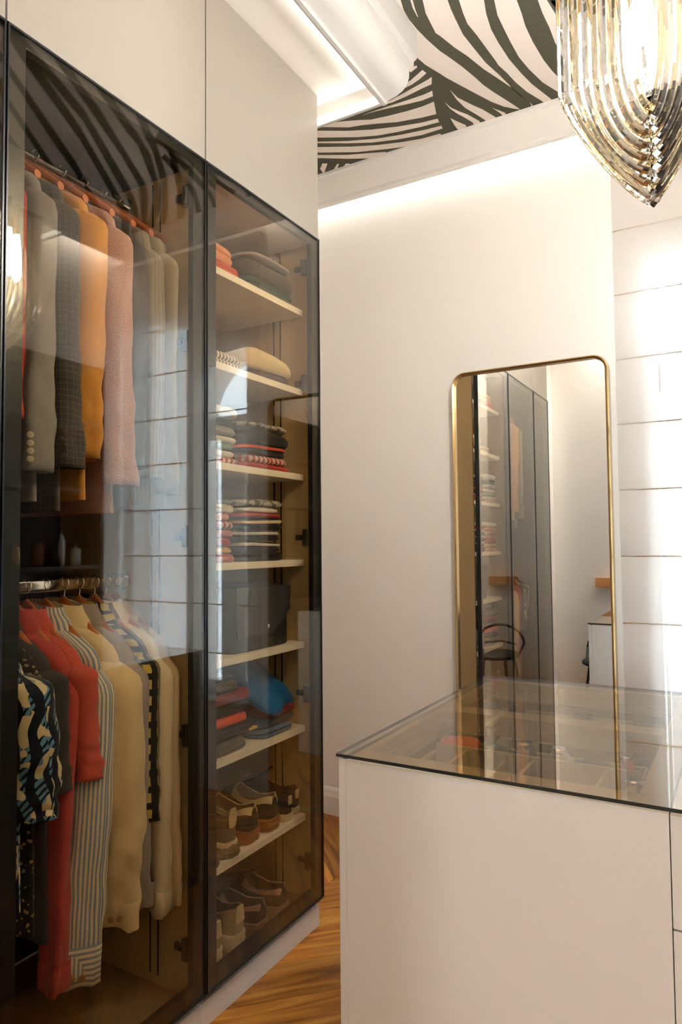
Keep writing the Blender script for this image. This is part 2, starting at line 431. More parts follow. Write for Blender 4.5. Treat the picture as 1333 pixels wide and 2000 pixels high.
# ceiling, its printed zebra wallpaper, the soffits and the cornices
ceil = structure(box('ceiling', M_PAPER, None, XL - .1, XR + .1, -.25, 3.2, ZC, ZC + .1))
DARK = [[[-1.018,1.869],[-1.021,1.976],[-1.028,2.047],[-1.024,2.1],[-1.027,2.167],[-1.012,2.21],[-0.998,2.284],[-0.981,2.362],[-0.953,2.434],[-0.942,2.467],[-0.907,2.547],[-0.865,2.641],[-0.839,2.699],[-0.804,2.757],[-0.772,2.793],[-0.745,2.817],[-0.801,2.932],[-1.945,3.041],[-1.838,2.695],[-1.553,2.28],[-1.087,1.828]],[[-0.835,1.942],[-0.866,2.068],[-0.88,2.125],[-0.883,2.176],[-0.886,2.228],[-0.878,2.25],[-0.884,2.229],[-0.872,2.269],[-0.855,2.329],[-0.83,2.396],[-0.802,2.494],[-0.775,2.566],[-0.747,2.642],[-0.716,2.741],[-0.705,2.783],[-0.705,2.833],[-0.745,2.834],[-0.756,2.794],[-0.781,2.726],[-0.81,2.65],[-0.832,2.584],[-0.849,2.508],[-0.869,2.433],[-0.896,2.35],[-0.907,2.32],[-0.925,2.239],[-0.935,2.177],[-0.94,2.12],[-0.938,2.075],[-0.928,2.031],[-0.9,1.904]],[[-0.781,1.975],[-0.795,2.109],[-0.8,2.15],[-0.803,2.203],[-0.806,2.284],[-0.795,2.378],[-0.784,2.464],[-0.762,2.553],[-0.745,2.635],[-0.742,2.674],[-0.705,2.783],[-0.696,2.83],[-0.648,2.833],[-0.664,2.792],[-0.698,2.709],[-0.719,2.633],[-0.732,2.563],[-0.747,2.502],[-0.749,2.471],[-0.757,2.394],[-0.765,2.314],[-0.775,2.243],[-0.771,2.189],[-0.763,2.128],[-0.747,1.995]],[[-0.665,2.043],[-0.692,2.171],[-0.705,2.233],[-0.713,2.309],[-0.711,2.389],[-0.703,2.491],[-0.686,2.591],[-0.668,2.674],[-0.63,2.792],[-0.613,2.847],[-0.561,2.845],[-0.584,2.793],[-0.629,2.686],[-0.655,2.581],[-0.669,2.498],[-0.673,2.406],[-0.674,2.332],[-0.674,2.258],[-0.663,2.188],[-0.642,2.057]],[[-0.595,2.085],[-0.599,2.226],[-0.601,2.29],[-0.606,2.355],[-0.604,2.447],[-0.594,2.562],[-0.581,2.639],[-0.558,2.732],[-0.529,2.81],[-0.506,2.862],[-0.435,2.828],[-0.464,2.766],[-0.494,2.677],[-0.522,2.576],[-0.536,2.494],[-0.536,2.402],[-0.54,2.326],[-0.539,2.261],[-0.538,2.118]],[[-0.534,2.121],[-0.513,2.276],[-0.503,2.353],[-0.505,2.433],[-0.506,2.505],[-0.498,2.62],[-0.473,2.689],[-0.446,2.547],[-0.428,2.437],[-0.412,2.336],[-0.391,2.205]],[[-0.873,0.733],[-0.366,1.566],[-0.124,2.031],[0.197,2.538],[0.27,2.629],[0.559,2.893],[0.527,2.922],[0.299,2.715],[0.179,2.586],[-0.205,1.966],[-0.516,1.372],[-0.908,0.733]],[[-0.757,0.708],[-0.25,1.941],[0.097,2.509],[0.181,2.616],[0.475,2.897],[0.439,2.923],[0.136,2.625],[-0.001,2.439],[-0.317,1.894],[-0.511,1.398],[-0.794,0.704]],[[-0.832,0.883],[-0.184,2.212],[-0.047,2.453],[0.074,2.585],[0.415,2.898],[0.385,2.925],[-0.012,2.55],[-0.093,2.454],[-0.376,1.92],[-0.538,1.555],[-0.867,0.881]],[[-0.51,1.728],[-0.345,2.093],[-0.311,2.19],[-0.15,2.432],[-0.014,2.585],[0.331,2.856],[0.319,2.899],[0.026,2.67],[-0.096,2.555],[-0.307,2.273],[-0.385,2.11],[-0.548,1.724]],[[-0.536,1.914],[-0.373,2.181],[-0.327,2.266],[-0.159,2.49],[0.001,2.659],[0.211,2.845],[0.19,2.876],[-0.087,2.62],[-0.241,2.441],[-0.397,2.216],[-0.57,1.914]],[[-0.56,2.06],[-0.209,2.549],[0.063,2.838],[0.033,2.862],[-0.195,2.621],[-0.593,2.065]],[[-0.415,2.197],[-0.28,2.699],[-0.206,2.833],[-0.236,2.832],[-0.314,2.689],[-0.393,2.431],[-0.445,2.186]],[[-0.328,2.316],[-0.248,2.58],[-0.198,2.676],[-0.083,2.838],[-0.117,2.844],[-0.267,2.619],[-0.367,2.303]],[[-0.449,2.237],[-0.381,2.542],[-0.353,2.633],[-0.334,2.782],[-0.374,2.76],[-0.4,2.575],[-0.441,2.429],[-0.482,2.224]],[[-0.476,2.295],[-0.4,2.596],[-0.391,2.692],[-0.396,2.759],[-0.431,2.733],[-0.427,2.625],[-0.505,2.284]],[[-0.716,0.851],[-0.002,1.993],[0.129,2.218],[0.61,2.877],[0.542,2.864],[0.035,2.14],[-0.349,1.482],[-0.753,0.85]],[[-0.559,0.975],[0.518,2.607],[0.66,2.808],[0.686,2.861],[0.608,2.829],[0.588,2.786],[-0.18,1.596],[-0.598,0.973]],[[-0.328,1.09],[0.409,2.277],[0.622,2.57],[0.565,2.559],[0.357,2.267],[-0.369,1.085]],[[-0.118,1.2],[0.379,2.055],[0.635,2.419],[0.586,2.407],[0.321,2.018],[-0.157,1.193]]]
LIGHT = [[[-0.955,2.542],[-0.946,2.604],[-0.91,2.682],[-0.885,2.729],[-0.858,2.799],[-0.848,2.841],[-0.89,2.842],[-0.903,2.795],[-0.919,2.747],[-0.943,2.683],[-0.954,2.615]],[[-1.002,2.602],[-0.992,2.653],[-0.971,2.695],[-0.95,2.73],[-0.923,2.798],[-0.924,2.831],[-0.953,2.832],[-0.95,2.794],[-0.969,2.741],[-0.986,2.7],[-0.998,2.656]],[[-1.021,2.716],[-1.003,2.756],[-0.982,2.797],[-0.987,2.83],[-1.016,2.831],[-1.024,2.799],[-1.024,2.762]],[[-0.848,2.739],[-0.836,2.759],[-0.812,2.798],[-0.812,2.828],[-0.824,2.825],[-0.83,2.79]],[[-1.046,2.207],[-1.038,2.269],[-1.046,2.274],[-1.055,2.226]],[[-1.059,2.31],[-1.021,2.306],[-1.018,2.319],[-1.048,2.327],[-1.061,2.324]],[[-1.048,2.345],[-1.012,2.346],[-1.012,2.356],[-1.046,2.371]],[[-1.002,2.38],[-0.996,2.404],[-1.032,2.423],[-1.072,2.437],[-1.104,2.442],[-1.103,2.422],[-1.064,2.411]],[[-0.987,2.435],[-1.004,2.474],[-1.048,2.479],[-1.118,2.491],[-1.182,2.497],[-1.28,2.494],[-1.203,2.484],[-1.125,2.469],[-1.057,2.453],[-1.011,2.443]],[[-1.017,2.512],[-1.028,2.545],[-1.078,2.548],[-1.139,2.538],[-1.222,2.522],[-1.29,2.512],[-1.335,2.509],[-1.289,2.509],[-1.194,2.512],[-1.107,2.516],[-1.056,2.517]],[[-1.038,2.579],[-1.061,2.661],[-1.123,2.652],[-1.226,2.627],[-1.304,2.593],[-1.363,2.57],[-1.419,2.555],[-1.522,2.491],[-1.605,2.435],[-1.601,2.428],[-1.515,2.477],[-1.431,2.5],[-1.365,2.528],[-1.312,2.555],[-1.244,2.568],[-1.158,2.58],[-1.093,2.584]],[[-1.068,2.693],[-1.072,2.719],[-1.148,2.711],[-1.257,2.692],[-1.343,2.671],[-1.424,2.636],[-1.563,2.557],[-1.65,2.502],[-1.622,2.461],[-1.536,2.513],[-1.439,2.573],[-1.342,2.62],[-1.24,2.656],[-1.137,2.684]],[[-1.074,2.747],[-1.076,2.769],[-1.173,2.768],[-1.281,2.743],[-1.387,2.707],[-1.485,2.655],[-1.585,2.593],[-1.674,2.538],[-1.668,2.53],[-1.579,2.583],[-1.476,2.64],[-1.354,2.691],[-1.246,2.72],[-1.138,2.74]],[[-1.692,2.565],[-1.602,2.619],[-1.478,2.689],[-1.377,2.736],[-1.271,2.772],[-1.184,2.793],[-1.1,2.799],[-1.093,2.86],[-1.301,2.804],[-1.352,2.787],[-1.48,2.739],[-1.625,2.657],[-1.716,2.602]],[[-1.728,2.619],[-1.636,2.674],[-1.531,2.735],[-1.404,2.789],[-1.366,2.805],[-1.389,2.841],[-1.47,2.807],[-1.547,2.764],[-1.649,2.696],[-1.742,2.64]],[[-1.7,2.775],[-1.665,2.74],[-1.645,2.752],[-1.708,2.823]],[[-1.665,2.828],[-1.609,2.779],[-1.6,2.784],[-1.636,2.824]],[[-1.619,2.834],[-1.571,2.797],[-1.555,2.808],[-1.595,2.849]],[[-0.869,1.968],[-0.901,2.047],[-0.908,2.082],[-0.91,2.125],[-0.908,2.126],[-0.903,2.091],[-0.894,2.051],[-0.861,1.973]]]

b = MB(); bl = MB()
for polys, zz, bb in ((DARK, ZC - .0006, b), (LIGHT, ZC - .0012, bl)):
    for P in polys:
        Q = P
        for ax, v, kp in ((0, XL, 1), (0, XR, -1), (1, .26, 1), (1, YF, -1)): Q = clip([tuple(p) for p in Q], ax, v, kp) if Q else Q
        if len(Q) >= 3: bb.poly([(x, y, zz) for x, y in Q])
b.build('zebra_print', M_ZEBRA, ceil); bl.build('pale_print', M_PAPER, ceil)

sof = structure(box('trim_1', M_CEIL, None, XL, -1.08, YN, 2.165, 2.95, ZC - .002))
# crown moulding along the soffit, its profile shows at the far end
prof = [(-1.08, 3.098), (-1.08, 2.880), (-1.072, 2.874), (-1.060, 2.874), (-1.056, 2.884), (-1.050, 2.888), (-1.020, 2.893), (-.995, 2.904), (-.978, 2.922), (-.970, 2.945), (-.970, 2.968), (-.962, 2.974), (-.952, 2.978), (-.952, 2.992), (-.940, 3.000), (-.940, 3.098)]
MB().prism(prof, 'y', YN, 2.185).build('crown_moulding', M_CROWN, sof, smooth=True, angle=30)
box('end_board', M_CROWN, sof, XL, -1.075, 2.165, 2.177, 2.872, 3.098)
box('led_strip', M_LED, sof, XL + .02, -1.084, 2.146, 2.164, 2.880, 2.892)
box('led_strip', M_LEDDIM, sof, -1.092, -1.081, YN + .1, 2.10, 2.905, 2.915)
sor = structure(box('trim_2', M_CEIL, None, .30, XR, YN, 2.275, 2.95, ZC - .002))
MB().prism([(-.78 - x, z) for x, z in prof], 'y', YN, 2.295).build('crown_moulding', M_TRIM, sor, smooth=True, angle=30)
box('end_board', M_TRIM, sor, .295, XR, 2.275, 2.287, 2.872, 3.098)
box('led_strip', M_LED, sor, .304, .58, 2.256, 2.274, 2.880, 2.892)
cp = [(2.812, 3.099), (2.812, 3.086), (2.822, 3.080), (2.826, 3.066), (2.846, 3.036), (2.872, 3.006), (2.882, 2.998), (2.884, 2.986), (2.892, 2.978), (2.908, 2.978), (2.908, 3.002), (2.850, 3.099)]
cor = structure(MB().prism(cp, 'x', XL, .60).build('trim_3', M_TRIM, smooth=True, angle=30))
box('led_strip', M_LED, cor, XL + .02, .58, 2.9085, 2.916, 3.010, 3.018)
cor3 = structure(MB().prism([(YN + YF - p, z) for p, z in cp], 'x', -1.08, .30).build('trim_5', M_TRIM, smooth=True, angle=30))
dx = .60 - YF
cor2 = structure(MB().prism([(p + dx, z) for p, z in cp], 'y', 2.29, 2.90).build('trim_4', M_TRIM, smooth=True, angle=30))
box('led_strip', M_LED, cor2, .5085, .516, 2.30, 2.88, 3.010, 3.018)

# ------------------------------------------------------------------ wardrobes along the left
ZT, ZB = 2.412, .101
SHELF_T = [2.160, 1.870, 1.566, 1.263, .975, .683, .378]
def wardrobe(name, label, ya, yb, kind):
    t = thing(name, label, 'wardrobe', (-1.6, (ya + yb) / 2, 0), 'glass fronted wardrobe units')
    P = .018
    for y in (ya + .0005, yb - P - .0005): box('side_panel', M_BACKDARK if (kind != 'shelves' and y < ya + .1) else M_SIDETAN, t, -1.90, -1.336, y, y + P, 0, ZT, bev=.001)
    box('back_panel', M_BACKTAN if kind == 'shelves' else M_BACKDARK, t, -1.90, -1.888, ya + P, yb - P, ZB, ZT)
    box('top_panel', M_CARC if kind == 'shelves' else M_BACKDARK, t, -1.888, -1.336, ya + P, yb - P, ZT - P, ZT)
    box('bottom_panel', M_BACKTAN, t, -1.888, -1.336, ya + P, yb - P, .072, .094)  # darker than the shelves: weaker light low down is put into its colour
    box('plinth', M_LACQ, t, -1.336, -1.320, ya + .0005, yb - .0005, 0, .0715, bev=.001)
    # dark grooves of the side light channel
    for x in (-1.462, -1.492):
        box('channel_groove', M_DARKGAP, t, x, x + .005, yb - P - .0018, yb - P - .0002, .12, ZT - .03)
    dy0, dy1 = ya + .0025, yb - .0025
    if kind == 'shelves':
        for z in SHELF_T: box('shelf', M_CARC, t, -1.886, -1.362, ya + P + .001, yb - P - .001, z - .022, z, bev=.001)
    else:
        for z, r in ((2.345, .009), (1.213, .014)):
            b = MB()
            if r > .01: b.box(-1.607, -1.593, ya + P, yb - P, z - .016, z + .016, .006)
            else: b.tube([(-1.6, ya + P, z), (-1.6, yb - P, z)], r, 10)
            b.build('clothes_rail', M_CHROME, t, smooth=True)
            for y in (ya + P, yb - P - .006): MB().tube([(-1.6, y, z), (-1.6, y + .006, z)], .026, 16).build('rail_socket', M_CHROME, t, smooth=True)
    # door: black frame behind a full pane of bronze glass
    d = MB(); d.mi = 0; w = .046
    x0, x1 = -1.324, -1.3052
    d.box(x0, x1, dy0, dy0 + w, ZB, ZT, .001); d.box(x0, x1, dy1 - w, dy1, ZB, ZT, .001)
    d.box(x0, x1, dy0 + w, dy1 - w, ZB, ZB + w, .001); d.box(x0, x1, dy0 + w, dy1 - w, ZT - w * .62, ZT, .001)
    for a, bb in ((dy0, dy0 + .0035), (dy1 - .0035, dy1)): d.box(x1, -1.2985, a, bb, ZB, ZT)
    for a, bb in ((ZB, ZB + .005), (ZT - .005, ZT)): d.box(x1, -1.2985, dy0 + .0035, dy1 - .0035, a, bb)
    door = d.build('door', M_BLACK, t)
    box('glass_pane', M_GLASS, door, -1.3048, -1.3008, dy0 + .0037, dy1 - .0037, ZB + .0052, ZT - .0052)
    # cup hinges on the right side panel
    for z in (2.312, 1.893, 1.341, .795, .222):
        yy = yb - P
        h = MB(); h.box(-1.392, -1.345, yy - .012, yy - .0005, z - .010, z + .010, .003); h.box(-1.360, -1.338, yy - .018, yy - .0005, z - .030, z + .030, .004)
        hh = h.build('hinge', M_HINGE, t)
        MB().tube([(-1.365, yy - .012, z), (-1.365, yy - .0155, z)], .004, 8).build('screw', M_DARKGAP, hh)
    return t
def upper_cabinet(label, ya, yb):
    t = thing('upper_cabinet', label, 'cabinet', (-1.6, (ya + yb) / 2, ZT + .002), 'white upper cabinets')
    box('carcass', M_SEAM, t, -1.90, -1.324, ya + .001, yb - .001, ZT + .002, 2.949)
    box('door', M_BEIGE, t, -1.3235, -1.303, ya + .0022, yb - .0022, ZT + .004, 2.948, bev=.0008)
    return t
Y3, Y2, Y1, Y0 = .455, .879, 1.502, 2.113
wardrobe('shelved_wardrobe', 'shelved wardrobe behind bronze glass door, nearest the far wall', Y1, Y0, 'shelves')
wardrobe('hanging_wardrobe', 'wardrobe with jackets and shirts hung on two rails behind bronze glass', Y2, Y1, 'rails')
wardrobe('end_wardrobe', 'bronze glass wardrobe cut by the left picture edge, its frame just visible', Y3, Y2, 'rails')
upper_cabinet('white upper cabinet door above the shelved wardrobe, nearest the far wall', Y1, Y0)
upper_cabinet('wide white upper cabinet door above the hanging wardrobe', Y2, Y1)
upper_cabinet('white upper cabinet door above the end wardrobe at left picture edge', Y3, Y2)
b = MB().box(-1.90, -1.32, YN + .002, Y3 - .001, 0, 2.948).build('filler_panel', M_LACQ)
tag(b, 'white filler panel between the end wardrobe and the near wall', 'panel')
b.location = (-1.6, .35, 0)
for v in b.data.vertices: v.co -= Vector((-1.6, .35, 0))

# ------------------------------------------------------------------ hanging clothes
def hanger(y, zr, label, wid=.165, dz=0):
    X = -1.6
    t = thing('wooden_hanger', label, 'hanger', (X, y, zr - .145), 'wooden hangers')
    b = MB()
    rings = []
    for i in range(21):
        s = -1 + 2 * i / 20
        x = X + s * wid; z = zr - .048 - .125 * abs(s) ** 1.12 + dz
        h = .015 - .005 * abs(s); th = .0065 + .003 * abs(s)
        yy = y + .012 * s * s
        rings.append([(x, yy + th * math.cos(a), z + h * math.sin(a)) for a in [2 * PI * k / 10 for k in range(10)]])
    b.loft(rings); b.build('wood_bar', M_HWOOD, t, smooth=True)
    h = MB()
    top = zr + .009
    pts = [(X, y, zr - .045 + dz), (X, y, zr - .030)]
    for i in range(9):
        a = -PI / 2 * .9 + i / 8 * PI * 1.35
        pts.append((X + .0185 * math.cos(a) - .0 , y, top + .0015 - .006 + .0175 * math.sin(a)))
    h.tube(pts, .0016, 6); h.build('hook', M_CHROME, t, smooth=True)
    return t

def garment(name, label, cat, y, zr, mt, group, ze=None, le=None, W=.205, seed=1, rx=.048, ry=.036, dy=0.0, dx=.012, short=False, cuff=None,
            collar=None, buttons=None, zh=None, zdrop=.088, th=.016, cuffh=.055, bulge=0.0, nb=4, tilt=0.0, ls=None):
    """a garment hanging sideways on the rail: body, two sleeves, collar, cuffs and buttons as parts"""
    rnd = random.Random(seed); X = -1.6
    zn = zr - zdrop; zt = zn - .088
    zh = zh if zh is not None else zt - .62
    ze = ze if ze is not None else zt - .60
    t = thing(name, label, cat, (X, y, min(zh, ze)), group)
    ph = [rnd.uniform(0, 6.28) for _ in range(8)]
    def ring(z, a, bb, amp, n=36):
        R = []
        for k in range(n):
            th_ = 2 * PI * k / n; c, s = math.cos(th_), math.sin(th_)
            x = a * (abs(c) ** .8) * (1 if c > 0 else -1)
            yv = bb * (abs(s) ** .7) * (1 if s > 0 else -1)
            f = amp * (math.sin(x * 42 + ph[0] + z * 2) + .6 * math.sin(x * 71 + ph[1] - z * 5))
            R.append((X + x, y + yv + f * abs(s), z))
        return R
    rows = [(zn, .050, .030, 0), (zn - .018, .085, .036, .001), (zn - .042, .135, .038, .002), (zn - .066, .178, .037, .002), (zt, W - .008, .034, .003), (zt - .02, W - .002, .034, .004)]
    m = 8
    for i in range(1, m + 1):
        f = i / m; z = zt - .02 + (zh - zt + .02) * f
        rows.append((z, W - .012 + .012 * f * f, th + .004 * math.sin(f * PI), .002 + .003 * f))
    b = MB(); b.loft([ring(*r) for r in rows], cap0=True, cap1=False)
    zl = rows[-1]
    b.build('body', mt, t, smooth=True, angle=180)
    def sleeve(sg):
        s = MB(); rings = []; n = 24; M = 34
        for i in range(M + 1):
            f = i / M
            cx = W - .045 + .040 * smoothstep(0, .12, f) + dx * f
            cy = dy * f ** 1.3 + .010 * math.sin(f * 3 + ph[2]) * f
            z = zt + .006 + (ze - zt - .006) * f
            g = smoothstep(-.03, .10, f)
            taper = 1 + bulge * math.sin(min(1, f * 1.15) * PI) - .18 * f
            ax, ay = rx * g * taper, ry * g * taper
            R = []
            for k in range(n):
                a = 2 * PI * k / n
                w = 1 + .12 * math.sin(3 * a + ph[3] + f * 5) * f + .08 * math.sin(f * 22 + 2 * a + ph[4]) * f + .05 * math.sin(f * 47 - a * 3 + ph[5]) * smoothstep(.35, .9, f)
                sk = .010 * math.sin(a * 2 + ph[6]) * f
                R.append((X + sg * (cx + ax * w * math.cos(a)), y + cy + ay * w * math.sin(a) + sk, z))
            rings.append(R)
        last = rings[-1]; c = Vector((sum(p[0] for p in last) / n, sum(p[1] for p in last) / n, 0))
        for sc, up in ((.93, .0), (.90, .03)):
            rings.append([(c.x + (p[0] - c.x) * sc, c.y + (p[1] - c.y) * sc, ze + up) for p in last])
        s.loft(rings, cap0=True, cap1=True)
        so = s.build('sleeve', mt, t, smooth=True, angle=180)
        if cuff and sg > 0:
            cm = MB(); CR = []
            cuffz = [ze + cuffh + .004, ze + cuffh, ze + cuffh * .5, ze - .006, ze - .008, ze + .012]
            for q, z in enumerate(cuffz):
                sc = (1.02, 1.09, 1.06, 1.07, 1.0, .92)[q]
                CR.append([(c.x + (p[0] - c.x) * sc, c.y + (p[1] - c.y) * sc + .002 * math.sin(k * 1.1 + q), z + .006 * math.sin(k * .57 + ph[0]) * (q > 2)) for k, p in enumerate(last)])
            cm.loft(CR, cap0=False, cap1=False); cm.build('cuff', cuff, so, smooth=True, angle=60)
        if buttons and sg > 0:
            d = Vector((.62, -.78, 0)); side = Vector((.78, .62, 0))
            rr = [rings[M - 1 - q * 1] for q in range(6)]
            for q in range(nb):
                z = ze + .025 + q * (.018 if nb > 2 else .0)
                f = (z - zt) / (ze - zt); R = rings[min(M, max(0, int(round(f * M))))]
                cc = Vector((sum(p[0] for p in R) / n, sum(p[1] for p in R) / n, 0))
                far = max((Vector((p[0], p[1], 0)) - cc).dot(d) for p in R)
                off = (q - .5) * .022 if nb == 2 else .008
                pos = cc + d * (far + (.0055 if cuff else .0015)) + side * off; pos.z = z
                MB().tube([pos - d * .002, pos + d * .0018, pos + d * .0026], [.0075, .0075, .005], 10).build('button', buttons, so, smooth=True)
        return so
    sleeve(1); sleeve(-1)
    if collar:
        b = MB(); R = []
        for (z, a, bb) in ((zn - .012, .060, .034), (zn + .018, .058, .032), (zn + .040, .056, .030), (zn + .044, .059, .033), (zn + .026, .068, .037), (zn - .010, .088, .042), (zn - .032, .098, .044), (zn - .030, .092, .040)):
            R.append([(X + a * math.cos(2 * PI * k / 24), y + bb * math.sin(2 * PI * k / 24), z - .010 * math.cos(2 * PI * k / 24) * (z > zn) + .010 * math.cos(4 * PI * k / 24) * (z < zn)) for k in range(24)])
        b.loft(R, cap0=False, cap1=False); b.build('collar', collar, t, smooth=True, angle=60)
    return t

UZ, LZ = 2.345, 1.213
S = fabric
f_red = S('coral_cotton', (196, 78, 66)); f_grey = S('grey_wool', (128, 124, 120), weave=500); f_char = S('charcoal_plaid', (66, 62, 60), (108, 102, 96), 'plaid', 70)
f_tan = S('tan_linen', (194, 138, 66), weave=600); f_mauve = S('mauve_tweed', (150, 110, 104), (184, 148, 138), 'tweed', 420, weave=400)
f_dark2 = S('dark_brown_wool', (58, 50, 46)); f_pin = S('pale_pinstripe', (128, 118, 106), (164, 152, 136), 'pin', 90); f_cream = S('cream_wool', (158, 144, 120))
f_floral = S('blue_leaf_print', (96, 140, 172), (22, 30, 42), 'leaf', 6.5, (204, 188, 148)); f_dots = S('black_gold_dots', (30, 27, 25), (150, 128, 84), 'dots', 70)
f_coal = S('charcoal_wool', (64, 60, 58), (46, 43, 42), 'tweed', 500); f_red2 = S('red_cotton', (172, 68, 62)); f_redrib = S('red_rib_knit', (198, 90, 74), (176, 68, 58), 'rib', 160)
f_blue = S('blue_stripe', (216, 204, 184), (134, 146, 158), 'stripe', 95); f_bluex = S('blue_stripe_cuff', (214, 202, 182), (132, 142, 154), 'across', 75)
f_butter = S('butter_cotton', (224, 200, 154), weave=1200); f_gshirt = S('grey_cotton', (158, 148, 140)); f_check = S('yellow_black_check', (198, 178, 96), (40, 38, 36), 'check', 24, (120, 112, 92))
f_ivory = S('ivory_cotton', (226, 210, 178)); f_ivory2 = S('warm_ivory_cotton', (206, 184, 146)); f_lining = S('dark_lining', (20, 18, 18))
GJ, GS = 'jackets on the upper rail', 'shirts on the lower rail'
# upper rail, from the left
garment('shirt', 'coral red shirt sleeve at far left of the upper rail, left of grey jacket', 'shirt', .985, UZ, f_red, GJ, ze=1.60, zh=1.50, seed=3, rx=.030, ry=.018, W=.19)
garment('blazer', 'grey blazer with four pale cuff buttons on the upper rail', 'blazer', 1.028, UZ, f_grey, GJ, ze=1.485, zh=1.42, seed=4, rx=.052, ry=.040, buttons=M_BUTTONW, collar=f_grey, dx=.004)
garment('blazer', 'dark charcoal plaid blazer between the grey and the tan blazers', 'blazer', 1.092, UZ, f_char, GJ, ze=1.50, zh=1.40, seed=5, rx=.050, ry=.038, buttons=M_BUTTOND, collar=f_char)
garment('blazer', 'tan linen blazer with horn cuff buttons on the upper rail', 'blazer', 1.166, UZ, f_tan, GJ, ze=1.528, zh=1.43, seed=6, rx=.062, ry=.050, buttons=M_BUTTON, collar=f_tan, bulge=.08, dx=.0)
garment('blazer', 'mauve tweed blazer just right of the tan blazer', 'blazer', 1.252, UZ, f_mauve, GJ, ze=1.47, zh=1.40, seed=7, rx=.056, ry=.044, collar=f_mauve, bulge=.05)
garment('blazer', 'dark brown blazer half hidden behind the mauve tweed blazer', 'blazer', 1.325, UZ, f_dark2, GJ, ze=1.52, zh=1.42, seed=8, rx=.046, ry=.036, collar=f_dark2, W=.19)
garment('blazer', 'pale pinstripe blazer behind the window reflection on the upper rail', 'blazer', 1.392, UZ, f_pin, GJ, ze=1.50, zh=1.43, seed=9, rx=.046, ry=.036, collar=f_pin, W=.19)
garment('blazer', 'cream blazer at the right end of the upper rail', 'blazer', 1.444, UZ, f_cream, GJ, ze=1.46, zh=1.42, seed=10, rx=.048, ry=.023, collar=f_cream)
for y, s in ((.985, 'coral shirt'), (1.028, 'grey blazer'), (1.092, 'charcoal plaid blazer'), (1.166, 'tan blazer'), (1.252, 'mauve blazer'), (1.325, 'dark brown blazer'), (1.392, 'pinstripe blazer'), (1.444, 'cream blazer')):
    hanger(y, UZ, 'wooden hanger on the upper rail holding the ' + s, dz=.020, wid=.185)
# lower rail, from the left
garment('shirt', 'blue and cream leaf print short sleeved shirt at far left', 'shirt', 1.000, LZ, f_floral, GS, ze=.715, zh=.52, seed=11, rx=.075, ry=.060, short=True, collar=f_floral, dy=.03, dx=-.01, bulge=.1)
garment('shirt', 'black shirt with small gold dots beside the leaf print shirt', 'shirt', 1.036, LZ, f_dots, GS, ze=.72, zh=.45, seed=12, rx=.046, ry=.030, collar=f_dots)
garment('jacket', 'charcoal knit jacket hanging left of the red shirts', 'jacket', 1.072, LZ, f_coal, GS, ze=.76, zh=.42, seed=13, rx=.054, ry=.036, collar=f_coal)
garment('shirt', 'long sleeved red shirt hanging lowest on the lower rail', 'shirt', 1.122, LZ, f_red2, GS, ze=.31, zh=.40, seed=14, rx=.040, ry=.028, dy=-.035, collar=f_red2, cuff=f_red2, dx=.0)
garment('polo_shirt', 'short sleeved ribbed red polo shirt beside the striped shirt', 'shirt', 1.158, LZ, f_redrib, GS, ze=.765, zh=.50, seed=15, rx=.055, ry=.036, collar=f_redrib, dx=.01)
garment('shirt', 'blue and white striped shirt with horizontally striped buttoned cuff', 'shirt', 1.213, LZ, f_blue, GS, ze=.295, zh=.38, seed=16, rx=.050, ry=.043, dy=-.040, collar=f_blue, cuff=f_bluex, buttons=M_BUTTON, nb=2, cuffh=.085, bulge=.1, dx=.004)
garment('shirt', 'butter yellow shirt with wide smooth sleeve beside the striped shirt', 'shirt', 1.272, LZ, f_butter, GS, ze=.375, zh=.40, seed=17, rx=.066, ry=.056, dy=.012, collar=f_butter, cuff=f_butter, buttons=M_BUTTON, nb=2, bulge=.22, dx=-.004)
garment('shirt', 'grey shirt behind the butter yellow shirt on the lower rail', 'shirt', 1.322, LZ, f_gshirt, GS, ze=.385, zh=.40, seed=18, rx=.050, ry=.042, dy=.045, collar=f_gshirt, cuff=f_gshirt, dx=-.006)
garment('shirt', 'yellow and black checked shirt between grey and ivory shirts', 'shirt', 1.374, LZ, f_check, GS, ze=.60, zh=.42, seed=19, rx=.046, ry=.030, collar=f_check, dy=-.01)
garment('shirt', 'ivory shirt with creased sleeve, right of the checked shirt', 'shirt', 1.415, LZ, f_ivory, GS, ze=.345, zh=.36, seed=20, rx=.054, ry=.034, collar=f_ivory, cuff=f_ivory, dx=-.004)
garment('shirt', 'warm ivory shirt at the right end of the lower rail', 'shirt', 1.450, LZ, f_ivory2, GS, ze=.355, zh=.38, seed=21, rx=.050, ry=.021, collar=f_ivory2, cuff=f_ivory2, dy=.0)
for y, s in ((1.000, 'leaf print shirt'), (1.036, 'dotted black shirt'), (1.072, 'charcoal jacket'), (1.122, 'long sleeved red shirt'), (1.158, 'red polo shirt'), (1.213, 'striped shirt'), (1.272, 'butter yellow shirt'), (1.322, 'grey shirt'), (1.374, 'checked shirt'), (1.415, 'ivory shirt'), (1.450, 'warm ivory shirt')):
    hanger(y, LZ, 'wooden hanger on the lower rail holding the ' + s, dz=.004)

